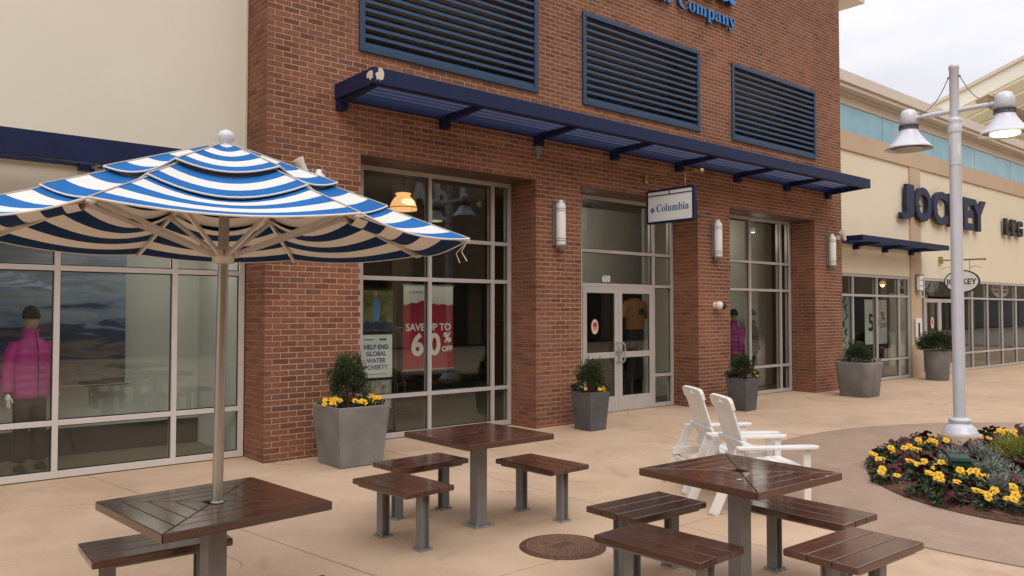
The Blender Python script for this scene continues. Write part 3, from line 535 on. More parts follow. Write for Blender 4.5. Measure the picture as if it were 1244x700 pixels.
# printed mural hanging in the display
mm=bpy.data.materials.new('mural_print'); mm.use_nodes=True; MATS['mural_print']=mm; N_,L_,b_=addn(mm)
g_=N_.new('ShaderNodeNewGeometry'); sp=N_.new('ShaderNodeSeparateXYZ'); L_.new(g_.outputs['Position'],sp.inputs[0])
ns_=N_.new('ShaderNodeTexNoise'); ns_.inputs['Scale'].default_value=1.3; ns_.inputs['Detail'].default_value=9; ns_.inputs['Distortion'].default_value=.6; mpp=N_.new('ShaderNodeMapping'); mpp.inputs['Scale'].default_value=(1.3,1,6.5); L_.new(g_.outputs['Position'],mpp.inputs[0]); L_.new(mpp.outputs[0],ns_.inputs[0])
ad=N_.new('ShaderNodeMath'); ad.operation='MULTIPLY_ADD'; ad.inputs[1].default_value=1.7; L_.new(ns_.outputs[0],ad.inputs[0]); L_.new(sp.outputs[2],ad.inputs[2])
rp=N_.new('ShaderNodeValToRGB'); mr=N_.new('ShaderNodeMapRange'); mr.inputs[1].default_value=1.55; mr.inputs[2].default_value=3.2; L_.new(ad.outputs[0],mr.inputs[0]); L_.new(mr.outputs[0],rp.inputs[0])
el=rp.color_ramp.elements
for k in range(6): el.new(.5)
for x,(p,c) in zip(el,[(0,(.19,.15,.125)),(.14,(.10,.09,.09)),(.28,(.16,.14,.13)),(.38,(.05,.06,.10)),(.5,(.035,.05,.12)),(.6,(.16,.22,.34)),(.8,(.27,.33,.42)),(1,(.16,.2,.26))]): x.position=p; x.color=(*c,1)
L_.new(rp.outputs[0],b_.inputs['Base Color']); b_.inputs['Roughness'].default_value=.6
m=MB(); m.box((-1.9,10.42,.86),(2.66,10.43,2.62)); ml=m.build('mural','mural_print',None,(0.4,10.42,.86),loc=(0.4,10.42,.86)); tag(ml,'wide printed winter landscape mural hanging behind the pink jacket figure','mural')
mat('mural_rail_m',(.3,.3,.3),.4,.5)
m=MB(); m.tube([(-1.95,10.425,2.63),(2.70,10.425,2.63)],.012,6); m.tube([(-1.95,10.425,.85),(2.70,10.425,.85)],.012,6); m.build('rail','mural_rail_m',ml,(.4,10.42,.86))

# =====================================================================
#                 YELLOW SHOPS ON THE RIGHT
# =====================================================================
rshop=thing('yellow_shop','pale yellow stucco shop row with ochre band and teal glass strip under its cornice','building',(24,9.3,0)); RO=(24,9.3,0)
YR=9.20; RX1=46
m=MB(); m.box((X1,YR,2.64),(RX1,9.6,5.56)); m.box((X1,9.6,3.6),(RX1,16,7.2)); m.build('wall','stucco_yellow',rshop,RO)
m=MB(); m.box((X1,YR-.05,5.56),(RX1,9.58,6.0)); m.build('band','ochre',rshop,RO)
def pilaster(a,b):
    m=MB(); m.box((a,YR-.04,.86),(b,YR+.1,5.555)); m.build('pilaster','ochre',rshop,RO)
    m=MB(); m.box((a-.01,YR-.055,0.0),(b+.01,YR+.1,.855)); m.build('pilaster_base','stone_base',rshop,RO,.006)
pilaster(21.52,22.16); pilaster(31.3,31.95); pilaster(40.9,41.5)
# teal glass strip, pane by pane
m=MB(); m.box((X1,YR+.03,6.0),(RX1,YR+.1,6.64)); m.build('strip_back','shop_dark',rshop,RO)
x=X1+.02
while x<RX1-.1:
    m=MB(); m.box((x+.012,YR,6.012),(min(x+3.02,RX1)-.012,YR+.022,6.635)); m.build('teal_pane','teal_glass',rshop,RO); x+=3.02
m=MB()
for y0,z0,z1 in((YR-.03,6.64,6.84),(YR-.10,6.84,6.90),(YR-.30,6.90,7.00),(YR-.36,7.00,7.26)): m.box((X1+.005,y0,z0+.001),(RX1,9.58,z1))
m.build('cornice','cornice',rshop,RO,.01)
storefront(rshop,RO,'window',17.2,21.50,.01,2.63,[18.45,19.68,20.90],[.52,2.12],YR,gm='glass')
storefront(rshop,RO,'window',22.18,31.28,.01,2.63,[22.42,24.45,25.75,26.98,28.2,29.45,30.6],[.52,2.12],YR,skip=lambda i,j:i==1 and j<2)
storefront(rshop,RO,'window',31.97,40.9,.01,2.63,[33.2,34.4,35.6,36.9,38.2,39.5],[.52,2.12],YR)
def rdoor(x0,x1):
    d=MB(); y0,y1=YR+.01,YR+.055; st=.09
    d.box((x0,y0,.02),(x0+st,y1,2.08)); d.box((x1-st,y0,.02),(x1,y1,2.08)); d.box((x0+st,y0+.001,1.98),(x1-st,y1,2.08)); d.box((x0+st,y0+.001,.02),(x1-st,y1,.26))
    dd=d.build('door','aluminium',rshop,RO,.003); p=MB(); p.box((x0+st-.003,y0+.02,.257),(x1-st+.003,y0+.026,1.983)); p.build('pane','glass',dd,RO); return dd
dj=rdoor(22.47,23.43); rdoor(23.44,24.41)
m=MB(); m.prism([(.10*math.cos(2*PI*i/24),.16*math.sin(2*PI*i/24)) for i in range(24)],0,.003,Matrix.Translation((22.95,YR+.028,1.42))@Matrix.Rotation(PI/2,4,'X')); sj=m.build('sticker','sticker_pink',dj,RO)
m=MB(); m.prism([(.05*math.cos(a),.075*math.sin(a)+.02) for a in [2*PI*i/14 for i in range(14)]],0,.001,Matrix.Translation((22.95,YR+.0245,1.42))@Matrix.Rotation(PI/2,4,'X')); m.build('print','sticker_brown',dj,RO)
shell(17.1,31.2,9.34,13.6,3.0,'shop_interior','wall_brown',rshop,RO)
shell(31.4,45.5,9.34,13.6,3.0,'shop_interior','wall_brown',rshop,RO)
panel(17.3,20.2,12.2,.02,2.9,'wall_grey',rshop,RO,name='display_wall'); panel(25.2,28.0,11.4,.02,2.3,'wall_grey',rshop,RO,name='display_wall')
# shop name letters
jsign=thing('shop_sign','large navy block letters JOCKEY on the yellow stucco wall','sign',(23.8,YR-.02,4.1)); 
jx=[('J',20.72,.78),('O',21.56,1.02),('C',22.68,.98),('K',23.78,.95),('E',24.80,.72),('Y',25.40,1.10)]
for ch,x,wd in jx:
    me=text_mesh(ch,1.0,.045,'letter_navy',align='LEFT',bold=.03,bevel=.006)
    xs_=[v.co.x for v in me.vertices]; ys_=[v.co.y for v in me.vertices]; a,b,c,d=min(xs_),max(xs_),min(ys_),max(ys_)
    for v in me.vertices: v.co.x=(v.co.x-a)/(b-a)*wd; v.co.y=(v.co.y-c)/(d-c)*.93
    obj('letter',me,jsign,0,None,(x-23.8,-.09,.02),FX)
m=MB()
for ch,x,wd in jx: m.cbox((x+wd*.5-23.8,-.03,.45),(.05,.06,.05))
m.build('stud','letter_black',jsign)
lsign=thing('shop_sign','small dark block letters LEG on the yellow wall at the right picture edge','sign',(28.8,YR-.02,4.15))
for ch,x,wd in(('L',28.15,.38),('E',28.68,.40),('G',29.2,.5)):
    me=text_mesh(ch,1.0,.05,'letter_black',align='LEFT',bold=.04)
    xs_=[v.co.x for v in me.vertices]; ys_=[v.co.y for v in me.vertices]; a,b,c,d=min(xs_),max(xs_),min(ys_),max(ys_)
    for v in me.vertices: v.co.x=(v.co.x-a)/(b-a)*wd; v.co.y=(v.co.y-c)/(d-c)*.52
    obj('letter',me,lsign,0,None,(x-28.8,-.09,.02),FX)
# pilaster fittings
t=thing('wall_lamp','small shielded wall lamp on the ochre pilaster beside the yellow shop door','lamp',(21.84,YR-.05,2.28))
m=MB(); m.box((-.11,-.035,0),(.11,.0,.42)); m.box((-.13,-.13,.40),(.13,-.035,.43)); m.box((-.13,-.13,-.02),(.13,-.035,.01)); m.build('bracket','steel_grey',t,bevel=.004)
m=MB(); m.box((-.10,-.12,.012),(.10,-.036,.398)); m.build('shade','sconce_glass',t,bevel=.01)
m=MB(); m.box((-.104,-.124,.12),(.104,-.121,.14)); m.box((-.104,-.124,.27),(.104,-.121,.29)); m.build('band','dark_band',t)
t=thing('notice_board','slim white notice board with a dark strip on the ochre pilaster','notice',(21.84,YR-.06,.93))
m=MB(); m.box((-.18,-.03,0),(.18,0,.62)); m.build('board','white_plastic',t,bevel=.004); m=MB(); m.box((-.06,-.034,.12),(.05,-.031,.50)); m.build('strip','print_black',t)
# big gabled glass roof beyond
gab=thing('gable_roof','large cream timber roof rising over the walk behind the yellow shops','roof',(36,12,7.2)); GO=(36,12,7.2)
PS=.346; gz=lambda y:8.95-(y-12.3)*PS
def slope_bar(x,w,h,dz=0,y0=4.0,y1=18.0):
    mb=MB(); mb.add([(x-w/2,y0,gz(y0)+dz-h),(x+w/2,y0,gz(y0)+dz-h),(x+w/2,y1,gz(y1)+dz-h),(x-w/2,y1,gz(y1)+dz-h),(x-w/2,y0,gz(y0)+dz),(x+w/2,y0,gz(y0)+dz),(x+w/2,y1,gz(y1)+dz),(x-w/2,y1,gz(y1)+dz)],[(0,3,2,1),(4,5,6,7),(0,1,5,4),(1,2,6,5),(2,3,7,6),(3,0,4,7)]); return mb
slope_bar(30.0,.16,.50).build('rake_board','roof_cream',gab,GO)
slope_bar(29.9,.16,.12,.13).build('gutter','cornice',gab,GO)
for k in range(12): slope_bar(31.5+k*1.35,.16,.36,-.08).build('rafter','roof_cream',gab,GO)
m=MB(); m.add([(30.1,4,gz(4)-.06),(48,4,gz(4)-.06),(48,18,gz(18)-.06),(30.1,18,gz(18)-.06),(30.1,4,gz(4)+.0),(48,4,gz(4)+.0),(48,18,gz(18)+.0),(30.1,18,gz(18)+.0)],[(0,3,2,1),(4,5,6,7),(0,1,5,4),(1,2,6,5),(2,3,7,6),(3,0,4,7)]); m.build('roof_sheet','roof_skin',gab,GO)
for y in (7.6,10.35,13.1):
    m=MB(); m.box((30.1,y-.2,gz(y)-.62),(48,y+.2,gz(y)-.40)); m.build('purlin','roof_brown',gab,GO)
for x in (31.5,38.3):
    m=MB(); m.box((x-.18,11.5,7.2),(x+.18,11.86,gz(11.7)-.35)); m.build('post','roof_cream',gab,GO)

# =====================================================================
#                 CANOPIES
# =====================================================================
def canopy(label,x0,x1,yw,yo,zt,hf,brx,nsl,bw=.09,drop=.13,chip=False,sdz=None):
    c=thing('canopy',label,'canopy',((x0+x1)/2,yw,zt)); off=((x0+x1)/2,yw,zt)
    m=MB(); m.box((x0,yo,zt-hf),(x1,yo+.05,zt)); m.box((x0,yo+.05,zt-hf),(x1,yo+.10,zt-hf+.015)); m.box((x0,yo+.05,zt-.02),(x1,yo+.12,zt)); m.build('fascia','navy_paint',c,off,.006)
    for xx in (x0,x1-.05):
        m=MB(); m.box((xx,yo+.051,zt-hf+.0),(xx+.05,yw,zt-.001)); m.build('end_plate','navy_paint',c,off,.005)
    m=MB(); m.box((x0+.051,yw-.07,zt-hf if sdz is None else zt-.09),(x1-.051,yw-.002,zt-.002)); m.build('wall_channel','navy_paint',c,off)
    st=(yw-.12-(yo+.18))/nsl; sb=MB(); Lh=(x1-x0)/2-.055
    sb.add([(-Lh,0,0),(Lh,0,0),(Lh,st*.55,.052),(-Lh,st*.55,.052),(-Lh,0,.012),(Lh,0,.012),(Lh,st*.55,.064),(-Lh,st*.55,.064)],[(0,3,2,1),(4,5,6,7),(0,1,5,4),(1,2,6,5),(2,3,7,6),(3,0,4,7)])
    me=sb.mesh('slat','navy_slat')
    for k in range(nsl): obj('slat',me,c,0,None,(0,yo+.17+st*k-yw,-hf+.055 if sdz is None else sdz))
    for b in brx:
        m=MB(); w2=bw/2
        q=[(yw-.002,zt-hf-drop),(yw-.11,zt-hf-drop),(yw-.11,zt-hf-.035),(yo+.11,zt-hf+.012),(yo+.11,zt-hf+.05),(yw-.002,zt-hf+.05)]
        m.box((b-.055 if sdz is None else b-.07,yw-.115,zt-hf-drop),(b+.055 if sdz is None else b+.07,yw-.001,zt-hf+.04 if sdz is None else zt-.003)); w2=.032
        if sdz is None: m.add([(b-w2,yw-.116,zt-hf-.055),(b-w2,yo+.11,zt-hf-.008),(b-w2,yo+.11,zt-hf+.05),(b-w2,yw-.116,zt-hf+.05),(b+w2,yw-.116,zt-hf-.055),(b+w2,yo+.11,zt-hf-.008),(b+w2,yo+.11,zt-hf+.05),(b+w2,yw-.116,zt-hf+.05)],[(0,1,2,3),(7,6,5,4),(0,4,5,1),(1,5,6,2),(2,6,7,3),(3,7,4,0)])
        m.build('bracket','navy_paint',c,off)
    if chip:
        rr=random.Random(5); pts=[]
        for i in range(16):
            a=2*PI*i/16; q=.062*(.6+.7*rr.random()); pts.append((q*math.cos(a)*.8,q*math.sin(a)*1.15))
        m=MB(); m.prism(pts,0,.003,Matrix.Translation((x0-.004,yo+.075,zt-.085))@Matrix.Rotation(-PI/2,4,'Y')); m.prism([(p[0]*1.0+.03,p[1]) for p in pts],0,.003,Matrix.Translation((x0+.045,yo-.001,zt-.09))@Matrix.Rotation(PI/2,4,'X'))
        m.build('chipped_paint','cornice',c,off,label='bare patch of flaked paint on the near corner')
    return c
canopy('long navy slatted sun canopy across the brick wall, flaked paint on its left corner',4.56,16.45,YF,7.80,4.50,.19,[4.63,6.17,7.87,9.53,11.2,12.96,14.7,16.36],5,chip=True)
canopy('navy canopy over the left display windows, partly behind the striped umbrella',-5.0,3.67,9.30,8.12,3.34,.235,[-4.2,-2.2,-.1,1.95],4,bw=.13,drop=-.095,sdz=-.085)
canopy('short navy canopy on the yellow wall right of the brick corner',17.42,22.15,9.20,8.45,3.45,.12,[18.5,20.0,21.5],3,bw=.08,drop=.12)
# thin grey stay rod under the left canopy
for o in [o for o in COL.objects if o.name.startswith('canopy') and o.get('label','').startswith('navy canopy over')]:
    m=MB(); m.tube([(2.0,9.19,3.235),(2.02,8.2,3.20)],.014,6); m.build('stay_rod','galvanised',o,tuple(o.location))

# =====================================================================
#                 WALL FITTINGS ON THE BRICK
# =====================================================================
def sconce(x,label,group='tall white sconces on the brick piers'):
    t=thing('wall_sconce',label,'wall lamp',(x,YF,2.66),group=group)
    m=MB(); m.box((-.075,-.03,.06),(.075,0,.70)); m.build('back_plate','steel_grey',t,bevel=.004)
    prof=[(.070,0),(.076,.01),(.076,.60),(.070,.61)]
    m=MB(); m.lathe(prof,20,(0,-.10,.07)); m.build('diffuser','sconce_glass',t)
    m=MB(); m.lathe([(.060,.68),(.060,.70),(.035,.705),(.035,.745),(.02,.75)],16,(0,-.10,0)); m.build('cap','sconce_glass',t)
    m=MB(); m.lathe([(.02,-.02),(.035,-.01),(.035,.02),(.08,.035),(.08,.068)],16,(0,-.10,0)); m.build('bottom_cap','steel_grey',t)
    for z in (.13,.165,.58,.615):
        m=MB(); m.lathe([(.081,-.006),(.081,.006)],20,(0,-.10,z)); m.build('ring','galvanised',t)
    for s in (-1,1):
        m=MB(); m.tube([(s*.084,-.10,.0),(s*.084,-.10,.74),(s*.05,-.08,.76)],.005,5); m.build('side_wire','galvanised',t)
    return t
sconce(8.28,'white tubular sconce on the brick pier left of the entrance')
sconce(12.26,'white tubular sconce on the brick pier right of the entrance, behind the hanging sign')
sconce(16.42,'white tubular sconce on the brick pier at the right corner of the shop')
sconce(4.31,'white tubular sconce mostly hidden by the striped umbrella')
def dome_cam(x,z):
    t=thing('dome_camera','white dome security camera on the brick pier below the second sconce','security camera',(x,YF,z))
    m=MB(); m.T=Matrix.Rotation(PI/2,4,'X'); m.lathe([(.06,0),(.062,.03),(.05,.06),(.05,.09)],18); m.build('mount','white_plastic',t)
    m=MB(); m.ball((-.005,-.105,0),.075,16,10); m.build('housing','white_plastic',t)
    m=MB(); m.ball((.055,-.158,-.012),.058,14,8); m.build('lens','letter_black',t)
dome_cam(12.28,1.84)
def flood(x,z,label):
    t=thing('floodlight',label,'floodlight',(x,YF,z))
    m=MB(); m.cbox((0,-.02,0),(.09,.04,.09)); m.tube([(0,-.03,0),(.0,-.1,0),(-.0,-.13,.02)],.014,7); m.build('mount','white_plastic',t,bevel=.004)
    m=MB(); m.T=Matrix.Translation((0,-.15,.03))@Matrix.Rotation(R(-35),4,'Y')@Matrix.Rotation(R(20),4,'Z'); m.lathe([(.03,-.11),(.04,-.09),(.045,.02),(.07,.09),(.072,.11)],14); m.build('head','white_plastic',t)
    m=MB(); m.T=Matrix.Translation((0,-.15,.03))@Matrix.Rotation(R(-35),4,'Y')@Matrix.Rotation(R(20),4,'Z'); m.lathe([(.06,.111),(.055,.114)],14); m.build('lens','sticker_pink',t)
flood(16.82,3.36,'small white floodlight near the right edge of the brick wall')
flood(4.08,3.37,'small white floodlight on the left brick pier above the umbrella')
t=thing('junction_box','small grey junction box with a pipe stub under the third canopy bracket','box',(7.87,YF,4.06))
m=MB(); m.box((-.045,-.07,.0),(.045,0,.12)); m.build('box','steel_grey',t,bevel=.004); m=MB(); m.tube([(0,-.035,.0),(0,-.035,-.07)],.018,8); m.build('pipe','galvanised',t)
# hanging blade sign
t=thing('hanging_sign','white navy-framed blade sign hanging from a brass bracket beside the entrance','sign',(10.33,8.2,3.18))
m=MB(); zl,zh=0,.56; y0,y1=-.49,.48; w=.035
m.box((-w,y0,zl),(w,y0+.035,zh)); m.box((-w,y1-.035,zl),(w,y1,zh)); m.box((-w,y0+.035,zl),(w,y1-.035,zl+.035)); m.box((-w,y0+.035,zh-.035),(w,y1-.035,zh)); m.box((-w,y0+.035,zh-.105),(w,y1-.035,zh-.09)); m.box((-w,-.008,zh-.09),(w,.008,zh-.035))
m.build('frame','navy_paint',t,bevel=.003)
m=MB(); m.box((-.026,y0+.034,zl+.034),(.026,y1-.034,zh-.034)); m.build('face','paper',t)
for s in(-1,1):
    r_=(PI/2,0,-PI/2) if s<0 else (PI/2,0,PI/2)
    k=.00047; wd=sum(ADV[c] for c in 'Columbia')*k; cache={}; pos=.0-wd/2+.06
    for c in 'Columbia':
        if c not in cache: cache[c]=glyph_bm(c,k,k*1.12,.003,['print_blue'])
        yy=pos; obj('letter',cache[c],t,0,None,(s*.0275,(-yy if s<0 else yy),.19),r_); pos+=ADV[c]*k
    m=MB(); a=.052; yc=(wd/2+.02) if s<0 else -(wd/2+.02)
    for dy,dz in((0,.5),(0,-.5),(.5,0),(-.5,0)):
        m.add([(s*.0285,yc+dy*a*1.06+u*a*.46,.225+dz*a*1.06+v*a*.46) for u,v in((0,1),(1,0),(0,-1),(-1,0))],[(0,1,2,3)])
    m.build('diamond_logo','print_blue',t)
m=MB(); m.tube([(0,.54,.77),(0,-.60,.765)],.014,8); m.ball((0,-.62,.765),.04); m.box((-.04,.50,.70),(.04,.542,.84)); m.tube([(0,-.54,.765),(0,-.5,.80),(0,-.45,.765)],.008,6)
m.build('bracket','brass',t)
for y in(-.3,.3):
    m=MB(); m.tube([(0,y,.76),(0,y,.56)],.006,6); m.ball((0,y,.66),.014,8,6); m.build('hanger','brass',t)
# oval hanging sign of the yellow shop
t=thing('hanging_sign','white oval sign reading JOCKEY hung on a brass bar by the yellow shop','sign',(23.4,8.62,2.55))
m=MB(); MY=Matrix.Rotation(PI/2,4,'Y'); 
def oval(a,b,n=36): return [(b*math.sin(2*PI*i/n),a*math.cos(2*PI*i/n)) for i in range(n)]
m.prism(oval(.455,.315),-.03,.03,MY); m.build('rim','letter_black',t,bevel=.004); m=MB(); m.prism(oval(.42,.28),-.034,.034,MY); m.build('face','paper',t)
for s in(-1,1): text('letters','JOCKEY',.215,.003,'print_black',t,(s*.0365,0,-.075),(PI/2,0,-PI/2) if s<0 else (PI/2,0,PI/2),bold=.004)
m=MB(); m.tube([(0,.56,.60),(0,-.56,.59)],.022,8); m.ball((0,-.58,.59),.04); m.box((-.06,.50,.50),(.06,.57,.70)); m.tube([(0,.5,.36),(0,.35,.42),(0,.2,.36)],.007,5); m.tube([(0,-.5,.36),(0,-.35,.42),(0,-.2,.36)],.007,5); m.build('bracket','brass',t)
for y in(-.2,.2):
    m=MB(); m.tube([(0,y,.59),(0,y,.29)],.009,6); m.build('hanger','brass',t)

# =====================================================================
#                 THINGS IN THE WINDOWS
# =====================================================================
# red sale banner
t=thing('sale_banner','red and white sale banner reading SAVE UP TO 60% OFF in the first tall window','banner',(6.66,9.78,.87)); 
W2=.44; HB=1.24
m=MB(); m.box((-W2,0,.0),(W2,.006,HB)); m.build('banner_cloth','red_print',t)
mnt=[(-W2,.95),(-.38,.955),(-.30,.985),(-.22,.975),(-.12,1.02),(-.05,.995),(.04,.965),(.10,.975),(.17,.955),(.25,.97),(.35,.95),(W2,.96),(W2,HB),(-W2,HB)]
m=MB(); m.prism(mnt,0,.002,Matrix.Translation((0,-.001,0))@Matrix.Rotation(PI/2,4,'X')); m.build('mountain_print','paper',t)
for z in(HB,0):
    m=MB(); m.tube([(-W2-.02,.003,z),(W2+.02,.003,z)],.014,7); m.build('rod','galvanised',t)
text('lettering','SAVE UP TO',.148,.001,'print_white',t,(0,-.004,.575),bold=.003); text('lettering','6',.44,.001,'print_white',t,(-.20,-.004,.22),bold=.014); text('lettering','0',.44,.001,'print_white',t,(.10,-.004,.22),bold=.014); text('lettering','%',.20,.001,'print_white',t,(.335,-.004,.40),bold=.006); text('lettering','OFF',.11,.001,'print_white',t,(.335,-.004,.26),bold=.004)
text('lettering','COLUMBIA',.05,.0008,'print_black',t,(-.22,-.004,1.12))
m=MB(); m.tube([(-.3,.003,HB),(-.3,.003,3.7-.87)],.0025,4); m.tube([(.3,.003,HB),(.3,.003,3.7-.87)],.0025,4); m.build('cord','galvanised',t)
# poster stand
t=thing('poster_stand','dark poster stand holding a water poverty poster behind the planter','poster',(5.74,9.74,0))
m=MB()
for x in(-.31,.31): m.box((x-.012,-.012,0),(x+.012,.012,2.06))
m.box((-.30,-.010,2.03),(.30,.010,2.055)); m.box((-.30,-.009,.30),(.30,.009,.325)); m.box((-.36,-.16,.012),(-.26,.16,.03)); m.box((.26,-.16,.012),(.36,.16,.03)); m.box((-.28,.012,.30),(.28,.02,2.03)); m.build('frame','letter_black',t)
m=MB(); m.box((-.26,-.014,.80),(.26,-.008,1.40)); m.build('water_poster','paper',t)
for i,l in enumerate(['HELP END','GLOBAL','WATER','POVERTY']): text('lettering',l,.088,.0008,'print_blue',t,(0,-.016,1.20-i*.095),bold=.003)
m=MB(); m.box((-.19,-.0155,1.325),(-.04,-.0142,1.34)); m.box((.05,-.0155,1.32),(.17,-.0142,1.345)); m.box((-.17,-.0155,.845),(.17,-.0142,.852)); m.build('small_print','print_blue',t)
pm=mat('photo_print',(.05,.10,.03),.5,var=.5,vscale=9,col2=(.28,.26,.08))
m=MB(); m.box((-.27,-.014,1.45),(.27,-.008,2.02)); m.build('photo_poster','photo_print',t)
m=MB(); m.prism([(-.03,.02),(.05,.02),(.075,.22),(.05,.36),(.02,.40),(-.03,.36),(-.06,.22)],0,.001,Matrix.Translation((-.01,-.0145,1.55))@Matrix.Rotation(PI/2,4,'X')); m.build('figure_print',mat('print_sky',(.12,.27,.55),.6),t)
m=MB(); m.prism([(.035*math.cos(a)+.0,.04*math.sin(a)) for a in [2*PI*i/12 for i in range(12)]],0,.001,Matrix.Translation((-.01,-.0145,1.965))@Matrix.Rotation(PI/2,4,'X')); m.build('head_print','skin_tone',t)
m=MB()
for i in range(7): m.prism([(.05*math.cos(a),.07*math.sin(a)) for a in [2*PI*k/9 for k in range(9)]],0,.001,Matrix.Translation((-.22+.073*i,-.0148,1.51+.02*(i%2)))@Matrix.Rotation(PI/2,4,'X'))
m.build('wheel_print',mat('print_dusk',(.03,.04,.09),.6),t)
m=MB(); m.box((-.25,-.014,.36),(.25,-.008,.76)); m.build('lower_poster',mat('print_mixed',(.25,.15,.10),.6,var=.6,vscale=14,col2=(.6,.55,.5)),t)
# pendant lamp
t=thing('pendant_lamp','glowing orange glass pendant lamp hanging inside the first tall window','lamp',(6.35,10.0,3.225))
m=MB(); m.lathe([(.205,.0),(.200,.045),(.178,.11),(.145,.165),(.112,.20),(.088,.215),(.115,.235),(.115,.252),(.07,.262)],28); m.build('shade','pendant_glow',t); m=MB(); m.ball((0,-.08,.09),(.135,.13,.085),14,9); m.build('lamp_core','pendant_core',t)
m=MB(); m.lathe([(.208,.028),(.208,.040)],24); m.build('rim_band','brass',t)
m=MB(); m.tube([(0,0,.285),(0,0,.56)],.006,6); m.build('cord','letter_black',t)
# inside shirt display
t=thing('shirt_display','orange shirt above dark trousers displayed behind the right entrance door','clothing',(11.85,10.30,.06))
m=MB(); m.tube([(0,.08,0.01),(0,.08,1.9)],.02,8); m.lathe([(.2,.01),(.2,.03),(.02,.04)],20,(0,.08,0)); m.build('stand','steel_grey',t)
def shirt_mb():
    m=MB(); rings=[]
    for z,a,b in((1.32,.25,.12),(1.5,.245,.125),(1.68,.26,.13),(1.80,.25,.12),(1.88,.16,.09),(1.92,.09,.07)): rings.append([(a*math.cos(2*PI*i/18),b*math.sin(2*PI*i/18),z) for i in range(18)])
    m.loft(rings); 
    for s in(-1,1): m.tube([(s*.2,0,1.82),(s*.32,-.01,1.70),(s*.37,-.02,1.55)],[.085,.08,.075],10)
    return m
shirt_mb().build('shirt','orange_cloth',t)
m=MB(); m.cbox((.05,-.13,1.66),(.16,.01,.12)); m.build('print','print_black',t)
m=MB()
for s in(-1,1): m.tube([(s*.09,0,1.30),(s*.10,0,.9),(s*.11,0,.35)],[.12,.10,.09],12)
m.build('trousers','black_cloth',t)
# racks of clothes deep in the store
def rack(x,y,rz,label,cols):
    t=thing('clothes_rack',label,'clothes rack',(x,y,0),rz,'clothes racks inside the brick shop')
    m=MB(); m.tube([(-.6,0,0.02),(-.6,0,1.45),(.6,0,1.45),(.6,0,.02)],.016,7); m.box((-.63,-.25,.012),(-.57,.25,.03)); m.box((.57,-.25,.012),(.63,.25,.03)); m.build('frame','galvanised',t)
    rr=random.Random(int(x*10))
    for k in range(12):
        g=MB(); xx=-.5+k*.09; h=.72+.2*rr.random(); g.add([(xx,-.04,1.42),(xx,.04,1.42),(xx,.22,1.34),(xx,.24,1.42-h),(xx,-.24,1.42-h),(xx,-.22,1.34),(xx+.05,-.04,1.42),(xx+.05,.04,1.42),(xx+.055,.22,1.34),(xx+.06,.24,1.42-h),(xx+.06,-.24,1.42-h),(xx+.055,-.22,1.34)],[(0,1,2,3,4,5),(11,10,9,8,7,6)]+[(i,(i+1)%6,6+(i+1)%6,6+i) for i in range(6)]); g.build('garment',cols[k%len(cols)],t)
rack(6.9,11.6,.2,'rack of dark and red garments deep inside the first tall window',['cloth_a','cloth_b','black_cloth'])
rack(8.0,13.0,1.2,'rack of pale and dark garments further inside the brick shop',['cloth_c','cloth_a','cloth_b'])
rack(12.6,14.3,.1,'rack of garments seen through the entrance doors',['cloth_b','cloth_a','cloth_c'])
